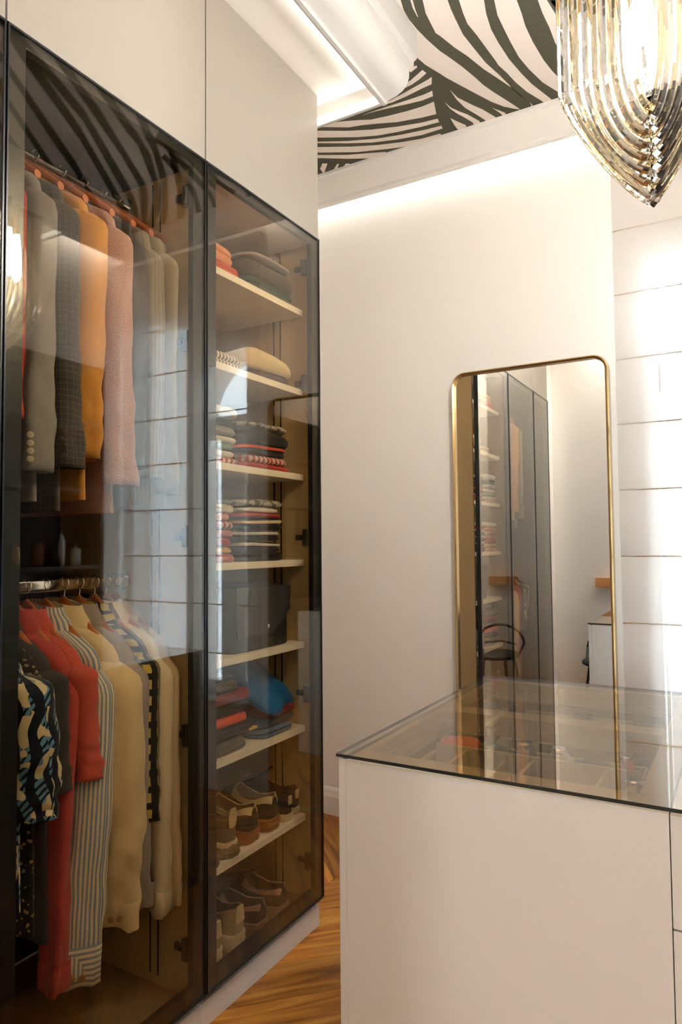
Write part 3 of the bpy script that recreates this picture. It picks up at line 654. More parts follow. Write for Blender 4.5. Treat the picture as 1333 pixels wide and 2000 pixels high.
# ------------------------------------------------------------------ folded clothes on the shelves
def folded(name, label, cat, group, x1, d, y0, y1, z, h, mt, layers=2, seed=0, sag=.0, tiltx=0.0, tilty=0.0, puff=.25, edge=None, skew=0.0):
    """one folded garment: a soft slab whose rim shows the rounded folds, one bulge per layer"""
    rnd = random.Random(seed * 31 + 5); ph = [rnd.uniform(0, 6.28) for _ in range(6)]
    cx, cy = x1 - d / 2, (y0 + y1) / 2; a, bb = d / 2, (y1 - y0) / 2
    def ztop(x, y):
        u, v = (x - cx) / a, (y - cy) / bb
        r = max(abs(u), abs(v))
        return 1 - puff * (abs(u) ** 3 + abs(v) ** 3) / 2 + sag * (1 - r * r) + .10 * math.sin(u * 3 + ph[0]) * math.cos(v * 2.3 + ph[1])
    b = MB(); rings = []; n = 40; q = layers * 5
    for i in range(q + 1):
        f = i / q
        br = .80 + .20 * abs(math.sin(PI * f * layers)) ** .45 if 0 < f < 1 else .80
        R = []
        for k in range(n):
            t = 2 * PI * k / n; c, s = math.cos(t), math.sin(t)
            ex = .30
            x = a * abs(c) ** ex * (1 if c > 0 else -1); y = bb * abs(s) ** ex * (1 if s > 0 else -1)
            sh = 1 - (1 - br) * .10 - (.012 * math.sin(3 * t + ph[2] + f * 4 * layers))
            inset = (1 - br) * .05
            x = x * sh - inset * (1 if c > 0 else -1) * abs(c) ** .5 * .5; y = y * sh - inset * (1 if s > 0 else -1) * abs(s) ** .5 * .5
            y += skew * x
            zz = z + .0006 + h * f * ztop(cx + x, cy + y) + (tiltx * (x + a) + tilty * (y + bb)) * (.15 + .85 * f)
            R.append((cx + x, cy + y, zz))
        rings.append(R)
    for sc in (.8, .45, .12):
        rings.append([(cx + (p[0] - cx) * sc, cy + (p[1] - cy) * sc, z + .0006 + h * (ztop(cx + (p[0] - cx) * sc, cy + (p[1] - cy) * sc) + (1 - sc) * .04) + (tiltx * ((p[0] - cx) * sc + a) + tilty * ((p[1] - cy) * sc + bb))) for p in rings[q]])
    b.loft(rings, mats=(lambda i, j: 1 if (edge and i // 5 in edge[0] and 1 <= i % 5 <= 3) else 0))
    o = b.build(name, [mt] + ([edge[1]] if edge else []), None, smooth=True, loc=(cx, cy, z), angle=75)
    return tag(o, label, cat, group)
F = fabric
c_or = F('orange_fleece', (208, 92, 62)); c_peach = F('peach_fleece', (222, 150, 110)); c_olive = F('olive_wool', (84, 76, 60)); c_green = F('bottle_green', (58, 70, 48)); c_lilac = F('lilac_grey_jersey', (176, 160, 156))
c_cream = F('cream_knit', (226, 202, 158), weave=350); c_plum = F('plum_wool', (92, 70, 70)); c_sand = F('sand_stripe', (214, 190, 150), (120, 96, 78), 'stripe', 60)
c_white = F('white_jersey', (214, 206, 190)); c_lgrey = F('light_grey_jersey', (150, 146, 140)); c_mint = F('mint_jersey', (130, 150, 120)); c_black = F('black_jersey', (26, 24, 24)); c_black2 = F('soft_black_jersey', (38, 35, 34))
c_redt = F('red_jersey', (176, 52, 46)); c_redw = F('red_white_stripe', (206, 190, 170), (176, 48, 44), 'stripe', 40); c_pink = F('dusty_pink_jersey', (190, 120, 112)); c_ylw = F('yellow_jersey', (214, 168, 64)); c_print = F('grey_camo_jersey', (176, 168, 150), (96, 92, 84), 'tweed', 34)
c_mar = F('maroon_fleece', (128, 42, 42)); c_marl = F('grey_marl', (118, 110, 98), (62, 57, 52), 'tweed', 160); c_or2 = F('bright_orange', (226, 88, 44)); c_gsw = F('grey_sweat', (104, 98, 92)); c_blue = F('royal_blue_nylon', (24, 112, 176), rough=.45); c_navy = F('navy_cotton', (44, 62, 86)); c_denim = F('pale_denim', (84, 112, 140))
X1 = -1.372
z = SHELF_T[0]
folded('sweater', 'orange red fleece lying under the peach one on the top shelf', 'sweater', 'clothes on the top shelf', X1, .30, 1.545, 1.765, z, .050, c_or, 2, 1, tilty=-.05)
folded('sweater', 'peach fleece lying on the orange one on the top shelf', 'sweater', 'clothes on the top shelf', X1 - .02, .28, 1.55, 1.755, z + .046, .058, c_peach, 2, 2)
folded('sweater', 'dark green folded jumper at the bottom of the right pile, top shelf', 'sweater', 'clothes on the top shelf', X1, .32, 1.80, 2.075, z, .046, c_green, 2, 3)
folded('sweater', 'thick olive jumper in the middle of the right pile, top shelf', 'sweater', 'clothes on the top shelf', X1 - .004, .31, 1.81, 2.082, z + .048, .072, c_olive, 1, 4, sag=.35, puff=.6)
folded('shirt', 'lilac grey shirt spread over the olive jumper, top shelf', 'shirt', 'clothes on the top shelf', X1 - .01, .30, 1.83, 2.07, z + .124, .022, c_lilac, 1, 5, sag=.4, puff=.8)
z = SHELF_T[1]
folded('sweater', 'plum jumper under the cream knit, second shelf', 'sweater', 'clothes on the second shelf', X1 - .01, .30, 1.83, 2.055, z, .034, c_plum, 1, 6)
folded('sweater', 'cream chunky knit rolled up on the plum jumper, second shelf', 'sweater', 'clothes on the second shelf', X1, .30, 1.81, 2.062, z + .032, .070, c_cream, 1, 7, sag=.3, puff=.5)
folded('shirt', 'sand striped shirt at the left of the cream knit, second shelf', 'shirt', 'clothes on the second shelf', X1 - .02, .26, 1.60, 1.80, z, .055, c_sand, 2, 8)
z = SHELF_T[2]
for i, (m, nm, hh) in enumerate(((c_redw, 'red and white striped', .020), (c_white, 'white', .022), (c_mint, 'mint green', .020), (c_white, 'off white', .024), (c_lgrey, 'light grey', .026), (c_black2, 'dark grey', .030), (c_white, 'thick white', .034))):
    pos = ('bottom of the left pile', 'second from bottom of left pile', 'third from bottom of left pile', 'middle of the left pile', 'above middle of left pile', 'second from top of left pile', 'topmost of the left pile')[i]
    folded('t_shirt', nm + ' folded t-shirt, ' + pos + ', third shelf', 't-shirt', 'left pile on the third shelf', X1 - .004 * (i % 2), .30, 1.545, 1.755 - .012 * (i % 3), z, hh, m, 1, 10 + i); z += hh + .001
z = SHELF_T[2]
for i, (m, nm, hh, e) in enumerate(((c_redt, 'red', .020, None), (c_redw, 'white and red striped', .026, None), (c_black, 'black with an orange hem', .036, ([1], c_or2)), (c_black2, 'thick soft black', .050, None), (c_print, 'grey patterned', .022, None))):
    pos = ('bottom', 'second from bottom', 'middle', 'second from top', 'top')[i]
    folded('t_shirt', (nm.replace(' with', ' top with', 1) if ' with' in nm else nm + ' folded top') + ', ' + pos + ' of right pile, third shelf', 't-shirt', 'right pile on the third shelf', X1 - .003 * (i % 2), .30, 1.785 + .006 * (i % 2), 2.05 - .014 * (i % 3), z, hh, m, 2 if e else 1, 20 + i, edge=e, puff=.4 if i > 2 else .2); z += hh + .001
z = SHELF_T[3]
for i, (m, nm, hh) in enumerate(((c_pink, 'dusty pink', .026), (c_ylw, 'pale yellow', .022), (c_redt, 'red', .026), (c_pink, 'pale pink', .024), (c_redw, 'red striped', .026), (c_peach, 'peach', .022), (c_white, 'white', .03))):
    pos = ('bottom of the left pile', 'second from bottom of left pile', 'third from bottom of left pile', 'middle of the left pile', 'above middle of left pile', 'second from top of left pile', 'topmost of the left pile')[i]
    folded('t_shirt', nm + ' folded t-shirt, ' + pos + ', fourth shelf', 't-shirt', 'left pile on the fourth shelf', X1 - .004 * (i % 2), .30, 1.545, 1.74 - .01 * (i % 3), z, hh, m, 1, 30 + i); z += hh + .001
z = SHELF_T[3]
for i, (m, nm, hh, e) in enumerate(((c_black, 'black', .030, None), (c_black2, 'black with a cream hem', .034, ([1], c_white)), (c_black, 'black with a thick cream hem', .036, ([1], c_white)), (c_black, 'black with a red and cream hem', .038, ([1], c_cream)), (c_redt, 'dark red', .016, None), (c_white, 'cream', .020, None), (c_print, 'grey camouflage', .026, None))):
    pos = ('bottom', 'second from bottom', 'third from bottom', 'middle', 'third from top', 'second from top', 'top')[i]
    folded('t_shirt', (nm.replace(' with', ' top with', 1) if ' with' in nm else nm + ' folded top') + ', ' + pos + ' of right pile, fourth shelf', 't-shirt', 'right pile on the fourth shelf', X1 - .004 * (i % 2), .30, 1.765 + .005 * (i % 2), 2.005 - .012 * (i % 3), z, hh, m, 2 if e else 1, 40 + i, edge=e, puff=.45 if i > 4 else .2); z += hh + .001
# black bag on the fifth shelf
z = SHELF_T[4]
t = thing('black_bag', 'black box bag with a shiny stud on the fifth shelf', 'bag', (-1.55, 1.89, z))
b = MB(); R = []
for f, sc in ((0, .98), (.02, 1), (.5, 1.0), (.80, .99), (.86, .96), (.875, .90)):
    zz = z + .0006 + .235 * f
    R.append([(-1.55 + .165 * sc * abs(c) ** .25 * (1 if c > 0 else -1), 1.885 + .165 * sc * abs(s) ** .25 * (1 if s > 0 else -1) - .0 * f, zz) for c, s in [(math.cos(2 * PI * k / 40 + .02), math.sin(2 * PI * k / 40 + .02)) for k in range(40)]])
b.loft(R); b.build('body', mat('black_leather', (.010, .010, .011), .45), t, smooth=True, angle=50)
MB().prism([(1.735, z + .208), (2.036, z + .200), (2.030, z + .120), (1.93, z + .045), (1.74, z + .05)], 'x', -1.3845, -1.380).build('flap', mat('black_leather_flap', (.016, .015, .016), .4), t)
MB().tube([(-1.3848, 1.905, z + .072), (-1.3805, 1.905, z + .072), (-1.3785, 1.905, z + .072)], [.008, .008, .004], 12).build('stud', M_CHROME, t, smooth=True)
# sixth shelf: left pile and a blue pouch on a crumpled heap
z = SHELF_T[5]
folded('sweatshirt', 'grey sweatshirt at the bottom of the left pile, sixth shelf', 'sweater', 'left pile on the sixth shelf', X1, .32, 1.545, 1.80, z, .046, c_gsw, 1, 51, puff=.5)
z += .046
folded('t_shirt', 'black top with yellow and white edging in the left pile, sixth shelf', 't-shirt', 'left pile on the sixth shelf', X1 + .004, .32, 1.55, 1.835, z, .036, c_black, 2, 52, edge=([0], c_black2))
b = MB().box(X1 - .012, X1 + .0055, 1.780, 1.826, z + .004, z + .013, .003); s_ = tag(b.build('cloth_tab', c_ylw, None, loc=(X1, 1.80, z)), 'yellow cloth tag poking out of the left pile, sixth shelf', 'tag')
z += .037
folded('sweater', 'bright orange jumper folded thin in the left pile, sixth shelf', 'sweater', 'left pile on the sixth shelf', X1, .30, 1.545, 1.806, z, .030, c_or2, 1, 53); z += .031
folded('sweater', 'black jumper on the orange one in the left pile, sixth shelf', 'sweater', 'left pile on the sixth shelf', X1 - .004, .30, 1.55, 1.83, z, .034, c_black, 1, 54); z += .035
folded('sweater', 'maroon fleece near the top of the left pile, sixth shelf', 'sweater', 'left pile on the sixth shelf', X1, .30, 1.545, 1.825, z, .036, c_mar, 1, 55, puff=.4); z += .034
folded('sweater', 'grey marl knit on the maroon fleece, sixth shelf', 'sweater', 'left pile on the sixth shelf', X1 - .006, .28, 1.545, 1.765, z, .034, c_marl, 1, 56); z += .034
folded('sweater', 'black knit topping the left pile, sixth shelf', 'sweater', 'left pile on the sixth shelf', X1 - .02, .26, 1.55, 1.755, z, .026, c_black2, 1, 57)
z = SHELF_T[5]
folded('shirt', 'pale denim shirt at the bottom of the heap under the blue pouch', 'shirt', 'heap under the blue pouch', X1, .30, 1.855, 2.055, z, .030, c_denim, 2, 58)
folded('shirt', 'navy shirt on the pale denim one under the blue pouch', 'shirt', 'heap under the blue pouch', X1 - .006, .30, 1.865, 2.075, z + .031, .028, c_navy, 1, 59)
folded('shirt', 'dark red shirt peeking out under the blue pouch', 'shirt', 'heap under the blue pouch', X1 - .004, .28, 1.90, 2.078, z + .060, .024, c_mar, 1, 60)
pm = Matrix.Translation(Vector((-1.515, 1.975, z + .166))) @ Matrix.Rotation(.62, 4, 'Y') @ Matrix.Rotation(-.10, 4, 'X') @ Matrix.Rotation(.25, 4, 'Z')
b = MB(); R = []
for f in [i / 12 for i in range(13)]:
    y = -.115 + .23 * f; w = .165 * (1 - .16 * (2 * f - 1) ** 2); hgt = .045 * math.sin(PI * min(1, max(0, .05 + .90 * f))) ** .55
    R.append([tuple(pm @ Vector((w * abs(math.cos(a)) ** .8 * (1 if math.cos(a) > 0 else -1) + .01 * math.sin(9 * f), y, hgt * math.sin(a) * (1 + .12 * math.sin(3 * a + 6 * f))))) for a in [2 * PI * k / 28 for k in range(28)]])
b.loft(R); tag(b.build('blue_pouch', c_blue, None, smooth=True, loc=(-1.515, 1.975, z + .088), angle=70), 'puffy royal blue nylon pouch leaning on the heap, sixth shelf', 'pouch')

# ------------------------------------------------------------------ shoes, heels towards the glass
T_ = [0, .02, .06, .12, .20, .30, .42, .52, .64, .76, .87, .95, 1]
W_ = [.016, .026, .031, .034, .036, .036, .037, .040, .045, .048, .045, .034, .014]
def shoe(name, label, group, xh, y, z, L, sole, upper, lining, solemat_h, rim=1.0, htab=None, lace=None, yaw=0.0, stripe=None, tread=False, wide=1.0, high=1.0, tabshape=0, soft=None):
    t = thing(name, label, 'shoe', (xh - L / 2, y, z), group)
    M = Matrix.Translation(Vector((xh, y, z + .0006))) @ Matrix.Rotation(yaw, 4, 'Z')
    H_ = [.060, .066, .068, .062, .054, .050, .058, .074, .070, .056, .042, .032, .022]
    H_ = [h * high for h in H_]; W2 = [w * wide for w in W_]; sh = solemat_h
    def P(tt, yy, zz): return tuple(M @ Vector((-tt * L, yy, zz)))
    # sole
    outl = [(tt, -w * 1.10 - .002) for tt, w in zip(T_, W2)] + [(tt, w * 1.10 + .002) for tt, w in reversed(list(zip(T_, W2)))]
    b = MB(); R = []
    lv = [(0, .955, 0), (.05, .99, 0), (.30, 1.0, .0), (.45, 1.02, .002), (.55, 1.0, .0), (.8, 1.015, .0015), (.95, 1.0, 0), (1.0, .955, 0)]
    for f, sc, _ in lv:
        R.append([P(.5 + (tt - .5) * (sc + (.012 if 0 < f < 1 else 0)) + (-.022 * (1 - f) * 0), yy * sc, sh * f + (.016 * smoothstep(.80, 1, tt) * (1 - f)) + (.25 * sh * (f > .5) * (tt < .12) * 0)) for tt, yy in outl])
    b.loft(R, mats=(lambda i, j: 1 if (stripe and i in (3, 4)) else 0))
    so = b.build('sole', [sole] + ([stripe] if stripe else []), t, smooth=True, angle=50)
    if tread:
        tb = MB()
        for q in range(7):
            tt = .02 + q * .045
            for s_ in (-1, 1):
                w = W2[0] + (W2[3] - W2[0]) * min(1, tt / .12) ** .5
                c = P(tt, s_ * (w * 1.10), sh * .42); rr = sh * .34
                tb.lathe([(0, -rr), (rr * .7, -rr * .6), (rr, 0), (rr * .7, rr * .6), (0, rr)], c, 8)
        c = P(-.012, 0, sh * .42); tb.lathe([(0, -sh * .36), (.020, -.25 * sh), (.024, 0), (.018, sh * .25), (0, sh * .36)], c, 10)
        tb.build('tread_lug', soft or sole, so, smooth=True)
    # upper with a sunken, lined foot opening
    b = MB(); R = []
    for tt, w, h in zip(T_, W2, H_):
        op = smoothstep(.015, .07, tt) * (1 - smoothstep(.42, .50, tt))
        dp = h * (1 - op) + .012 * op
        pts = []
        for s_ in (-1, 1):
            side = [(w * 1.0, 0), (w * 1.04, h * .32), (w * (.97 - .10 * (1 - op)), h * .70), (w * (.88 - .34 * (1 - op)), h * .96 + .001), (w * (.76 - .42 * (1 - op)), h * (.97 + .03 * (1 - op)) - .001 * op), (w * (.66 - .50 * (1 - op)), dp * 1.0 if op < .5 else dp)]
            pts.append([(s_ * a, c) for a, c in side])
        ring = pts[0] + pts[1][::-1]
        R.append([P(tt, a, sh - .001 + c) for a, c in ring])
    b.loft(R, mats=lambda i, j: 1 if (j in (4, 5, 6) and T_[i] < .46) else (2 if (soft and j in (2, 3, 7, 8) and T_[i] < .46) else 0))
    up = b.build('upper', [upper, lining] + ([soft] if soft else []), t, smooth=True, angle=55)
    # tongue
    b = MB(); R = []
    for f in (0, .25, .5, .75, 1):
        tt = .56 - .15 * f; zz = sh + .070 * high + .038 * f * high
        wv = .020 + .008 * f
        R.append([P(tt + .010 * math.cos(a) * 1, wv * math.sin(a), zz + .003 * math.cos(a)) for a in [2 * PI * k / 12 for k in range(12)]])
    b.loft(R); b.build('tongue', lining, t, smooth=True)
    if lace:
        for q in range(4):
            tt = .50 + q * .052; zz = sh + (.078 - .008 * q) * high
            MB().tube([P(tt, -.020, zz - .006), P(tt - .006, -.008, zz + .003), P(tt, .008, zz + .003), P(tt - .006, .020, zz - .006)], .0028, 6).build('lace', lace, t, smooth=True)
    if htab:
        b = MB(); R = []
        hs = H_[1] + (.030 if tabshape == 1 else .006); zlo, zsp = (.40, .36) if tabshape == 2 else (.42, .58)
        for f in (0, .2, .6, .9, 1.0):
            wv = (.010 if tabshape == 2 else .020 - .006 * f if not tabshape else .012 + .007 * math.sin(PI * f)); zz = sh + hs * (zlo + zsp * f)
            R.append([P(-.010 - .004 * f * 0 + .016 * f * (-.6 if tabshape == 1 else 0) + q[0], q[1] * wv, zz) for q in ((-.004, -1), (-.010, -.6), (-.012, 0), (-.010, .6), (-.004, 1), (.010, .9), (.012, 0), (.010, -.9))])
        b.loft(R); b.build('heel_tab', htab, t, smooth=True, angle=60)
    return t
s_cream = mat('cream_rubber', lin((214, 192, 152)), .6); s_gum = mat('gum_rubber', lin((150, 90, 48)), .6); s_white = mat('off_white_rubber', lin((212, 192, 160)), .6); s_mid = mat('dusty_rose_rubber', lin((150, 118, 104)), .6)
u_grey = fabric('grey_suede', (122, 104, 84)); u_black = fabric('black_suede', (24, 26, 24)); u_navy = fabric('dark_navy_nylon', (26, 30, 44)); u_beige = fabric('beige_mesh', (176, 150, 116), (140, 116, 88), 'tweed', 260); u_dark = fabric('dark_brown_suede', (40, 32, 28))
l_cream = fabric('cream_lining', (220, 196, 150)); l_tan = fabric('tan_lining', (140, 112, 84)); l_dark = fabric('black_lining', (22, 20, 19)); l_rose = fabric('rose_trim', (160, 128, 118))
XH = -1.374
zs = SHELF_T[6]
GSH = 'shoes on the shelves'
for y, s, yw in ((1.606, 'left', .03), (1.702, 'right', -.05)):
    shoe('running_shoe', 'grey runner with cream lugged heel sole on the shoe shelf, %s shoe' % s, GSH, XH, y, zs, .285, s_cream, u_grey, l_tan, .046, htab=l_cream, lace=l_cream, tread=True, wide=.95, tabshape=1, yaw=yw, high=1.0, soft=u_grey)
for y, s, yw in ((1.815, 'left', .04), (1.925, 'right', .0)):
    shoe('sneaker', 'black suede sneaker with gum sole and cream padded collar, %s shoe' % s, GSH, XH, y, zs, .290, s_gum, u_black, l_tan, .042, lace=l_cream, stripe=s_gum, wide=1.12, yaw=yw, high=1.08, soft=l_cream)
for y, s, yw in ((2.012, 'left', .02), (2.074 - .0, 'right', .0)):
    shoe('sneaker', 'dark navy sneaker with off white sole on the shoe shelf, %s shoe' % s, GSH, XH - (.0 if s == 'left' else .012), y, zs, .285, s_white, u_navy, l_dark, .026, htab=l_cream, tabshape=2, lace=u_navy, wide=.66 if s == 'right' else .80, yaw=yw, high=1.05, soft=u_navy)
zf = .094
for y, s, yw in ((1.622, 'left', .02), (1.728, 'right', -.04)):
    shoe('running_shoe', 'beige mesh running shoe with thick pale sole on wardrobe floor, %s shoe' % s, GSH, XH + .008, y, zf, .295, s_white, u_beige, l_dark, .050, htab=l_cream, lace=l_cream, wide=1.02, yaw=yw, high=1.12, soft=u_beige)
for y, s, yw in ((1.852, 'left', .03), (1.968, 'right', -.02)):
    shoe('slip_on_shoe', 'dark slip-on with dusty rose collar on the wardrobe floor, %s shoe' % s, GSH, XH + .004, y, zf, .285, s_mid, u_dark, l_dark, .030, wide=1.12, yaw=yw, high=.80, soft=l_rose)
M_BOX = mat('black_card', (.012, .011, .010), .6)
for i, (d, lab) in enumerate((((-1.862, -1.70, 1.60, 2.04, zf, zf + .105), 'long black shoe box behind the slip-ons on the wardrobe floor'), ((-1.860, -1.71, 1.62, 2.02, zf + .106, zf + .20), 'smaller black shoe box stacked on the long one on the wardrobe floor'))):
    t = thing('shoe_box', lab, 'box', (-1.78, 1.82, d[4]), 'black shoe boxes')
    box('carton', M_BOX, t, *d[:5], d[5] - .03, bev=.002)
    box('lid', M_BOX, t, d[0] - .002, d[1] + .002, d[2] - .002, d[3] + .002, d[5] - .03, d[5], bev=.002)

# ------------------------------------------------------------------ mirror against the far wall
MX0, MX1, MZ1 = -1.1265, -.4587, 2.076
def rrect(x0, x1, z0, z1, r, n=8):
    P = []
    for cx, cz, a0 in ((x1 - r, z1 - r, 0), (x0 + r, z1 - r, PI / 2), (x0 + r, z0 + r, PI), (x1 - r, z0 + r, 3 * PI / 2)):
        for i in range(n + 1):
            a = a0 + i / n * PI / 2; P.append((cx + r * math.cos(a), cz + r * math.sin(a)))
    return P
t = thing('tall_mirror', 'tall standing mirror with rounded brass frame against the far wall', 'mirror', ((MX0 + MX1) / 2, 2.975, 0.0005))
outer, inner = rrect(MX0, MX1, .001, MZ1, .062), rrect(MX0 + .013, MX1 - .013, .014, MZ1 - .013, .050)
b = MB(); n = len(outer)
b.loft([[(x, y, z) for x, z in p] for p, y in ((inner, 2.966), (inner, 2.952), ([((a[0] * .6 + c[0] * .4), (a[1] * .6 + c[1] * .4)) for a, c in zip(outer, inner)], 2.948), (outer, 2.954), (outer, 2.9985), (inner, 2.9985), (inner, 2.966))], cap0=False, cap1=False)
b.build('frame', M_BRASS, t, smooth=True, angle=35)
MB().prism(inner, 'y', 2.9665, 2.975).build('mirror_glass', M_MIRROR, t)

# ------------------------------------------------------------------ roman blind in front of the window
def blind_material():
    m = bpy.data.materials.new('sheer_blind_fabric'); m.use_nodes = True; nt = m.node_tree; nt.nodes.clear()
    N = nt.nodes.new; L = nt.links.new
    o = N('ShaderNodeOutputMaterial'); d = N('ShaderNodeBsdfDiffuse'); tr = N('ShaderNodeBsdfTranslucent'); tp = N('ShaderNodeBsdfTransparent')
    c = lin((228, 224, 220)); d.inputs[0].default_value = c; tr.inputs[0].default_value = c
    a = N('ShaderNodeMixShader'); a.inputs[0].default_value = .28; L(d.outputs[0], a.inputs[1]); L(tr.outputs[0], a.inputs[2])
    b = N('ShaderNodeMixShader'); b.inputs[0].default_value = .36; L(a.outputs[0], b.inputs[1]); L(tp.outputs[0], b.inputs[2]); L(b.outputs[0], o.inputs[0])
    return m
M_BLIND = blind_material()
BX0, BX1, BY = -.428, .585, 2.945
t = thing('roman_blind', 'sheer white roman blind with thin ribs over the arched window', 'blind', ((BX0 + BX1) / 2, BY, .30))
ribs = [2.822 - .2605 * i for i in range(10)]
tops = [2.975] + ribs[:-1]
for i, (za, zb_) in enumerate(zip(tops, ribs)):
    b = MB(); R = []
    for k in range(9):
        f = k / 8; zz = za + (zb_ - za) * f
        R.append([(BX0 + (BX1 - BX0) * q / 12, BY - .010 * math.sin(PI * f) + .002 * math.sin(q * 1.3 + i), zz) for q in range(13)])
    b.loft(R, closed=False, cap0=False, cap1=False); b.build('fabric_fold', M_BLIND, t, smooth=True, angle=180)
for z in ribs: MB().tube([(BX0, BY + .004, z), (BX1, BY + .004, z)], .0035, 6).build('rib', M_SEAM, t)
box('head_rail', M_TRIM, t, BX0, BX1, BY - .004, BY + .05, 2.976, 3.01)

# ------------------------------------------------------------------ dressing island with glass top
IX0, IX1, IY0, IY1, IZ = -.7166, -.1118, 1.2233, 2.1537, .9005
t = thing('dressing_island', 'white dressing island with bronze glass display top', 'island', ((IX0 + IX1) / 2, (IY0 + IY1) / 2, 0))
M_SMOKED = mat('smoked_glass_front', (.008, .008, .008), .25, spec=.4)
box('side_panel', M_SMOKED, t, IX0 + .0045, IX0 + .016, IY0 + .004, IY1 - .004, 0, .890)
for y0, y1 in ((IY0, IY0 + .016), (IY1 - .016, IY1)): box('side_edge', M_LACQ, t, IX0, IX0 + .016, y0, y1, 0, .890, bev=.0008)
for i in range(4): box('smoked_front', M_SMOKED, t, IX0 + .0003, IX0 + .0045, IY0 + .0165, IY1 - .0165, .004 + i * .2215, .2245 + i * .2215)
box('front_panel', M_LACQ, t, IX0 + .0163, IX1 - .006, IY0 + .0004, IY0 + .018, 0, .890, bev=.0008)
box('back_panel', M_LACQ, t, IX0 + .0163, IX1 - .006, IY1 - .018, IY1, 0, .890, bev=.0008)
box('inner_box', M_DARKGAP, t, IX0 + .017, IX1 - .012, IY0 + .019, IY1 - .019, .004, .775)
for i in range(5):
    z0 = .004 + i * .1775; z1 = z0 + .1745
    dr = box('drawer', M_LACQ, t, IX1 - .0045, IX1 + .0165, IY0 + .001, IY1 - .001, z0, min(z1, .888), bev=.001)
    box('handle', M_BLACK, dr, IX1 + .0165, IX1 + .027, IY0 + .012, IY0 + .30, z1 - .030, z1 - .001, bev=.002)
# tan display frame under the glass: border boards, middle bar, two trays with dividers
M_TRAY = mat('tan_felt', lin((116, 100, 70)), .9, spec=.1, bump=(700, .3)); M_TRAYF = mat('tan_frame', lin((164, 142, 100)), .6)
bx0, bx1 = IX0 + .0165, IX1 - .007
for d in ((bx0, bx1, IY0 + .0185, IY0 + .070), (bx0, bx1, 1.697, 1.760), (bx0, bx1, 2.102, IY1 - .0185), (bx0, bx0 + .018, IY0 + .070, 2.102), (bx1 - .05, bx1, IY0 + .070, 2.102)):
    box('display_frame', M_TRAYF, t, d[0], d[1], d[2], d[3], .868, .8915, bev=.001)
def tray(y0, y1, xs, ym):
    tr = box('tray', M_TRAY, t, bx0 + .018, bx1 - .050, y0, y1, .790, .800)
    x0, x1 = bx0 + .018, bx1 - .050
    for q, (z0, z1, w) in enumerate(((.800, .868, .006), (.800, .845, .022), (.800, .825, .034))):
        b = MB()
        b.box(x0, x1, y0, y0 + w, z0, z1); b.box(x0, x1, y1 - w, y1, z0, z1); b.box(x0, x0 + w, y0 + w, y1 - w, z0, z1); b.box(x1 - w, x1, y0 + w, y1 - w, z0, z1)
        b.build('tray_rim', (M_TRAYF, M_TRAY, M_TRAYF)[q], tr)
    box('divider', M_TRAYF, tr, x0 + .034, x1 - .034, ym, ym + .008, .800, .846, bev=.001)
    for x in xs: box('divider', M_TRAYF, tr, x, x + .008, y0 + .034, ym, .800, .842, bev=.001)
tray(1.2935, 1.6965, (-.575, -.42, -.27), 1.560)
tray(1.7605, 2.1015, (-.50, -.33), 1.925)
gt = box('glass_top', M_TOPGLASS, t, IX0 - .002, IX1 + .020, IY0 - .003, IY1 + .003, .8945, .9005)
b = MB()
for d in ((IX0 - .0035, IX1 + .0215, IY0 - .0045, IY0 - .003), (IX0 - .0035, IX1 + .0215, IY1 + .003, IY1 + .0045), (IX0 - .0035, IX0 - .002, IY0 - .003, IY1 + .003), (IX1 + .020, IX1 + .0215, IY0 - .003, IY1 + .003)): b.box(d[0], d[1], d[2], d[3], .8945, .9005)
b.build('dark_glass_edge', mat('dark_glass_edge', (.012, .014, .012), .15), gt)

# small things in the display trays
def strap_watch(label, x, y, z, rot, strap, dial):
    w = thing('wrist_watch', label, 'watch', (x, y, z), 'watches in the display tray')
    M = Matrix.Translation(Vector((x, y, z))) @ Matrix.Rotation(rot, 4, 'Z')
    b = MB(); R = []
    for i in range(25):
        a = 2 * PI * i / 24
        c = Vector((0, .026 * math.cos(a), .026 + .024 * math.sin(a)))
        nr = Vector((0, math.cos(a), math.sin(a)))
        R.append([tuple(M @ (c + nr * dd + Vector((xx, 0, 0)))) for xx, dd in ((-.008, .0), (.008, .0), (.008, .002), (-.008, .002))])
    b.loft(R, cap0=False, cap1=False); b.build('strap', strap, w, smooth=True)
    b = MB(); R = []
    for r, h in ((.0, .0), (.017, .0), (.018, .004), (.016, .007), (0, .0072)):
        R.append([tuple(M @ Vector((r * math.cos(q * PI / 10), r * math.sin(q * PI / 10), .051 + h))) for q in range(20)])
    b.loft(R); b.build('case', M_CHROME, w, smooth=True)
    b = MB(); b.loft([[tuple(M @ Vector((r * math.cos(q * PI / 10), r * math.sin(q * PI / 10), .0585))) for q in range(20)] for r in (0.0005, .014)]); b.build('dial', dial, w)
m_dial = mat('dark_dial', (.02, .02, .025), .2); m_dialw = mat('white_dial', lin((220, 214, 200)), .3)
strap_watch('silver watch with orange strap standing in the near tray', -.235, 1.628, .801, .4, mat('orange_leather', lin((214, 110, 64)), .5), m_dialw)
strap_watch('watch with tan strap at the right end of the near tray', -.200, 1.470, .801, -.2, mat('tan_leather', lin((200, 160, 110)), .5), m_dial)
strap_watch('watch with black strap in the near tray beside the carrot', -.452, 1.625, .801, .9, mat('black_leather_strap', (.015, .014, .014), .5), m_dial)
strap_watch('small silver watch with grey strap in the near tray', -.375, 1.612, .801, 1.4, mat('grey_steel_band', (.35, .34, .33), .3, .9), m_dialw)
t2 = thing('soft_carrot', 'orange felt carrot with dark green leaves lying in the near tray', 'toy', (-.62, 1.628, .801))
b = MB(); R = []
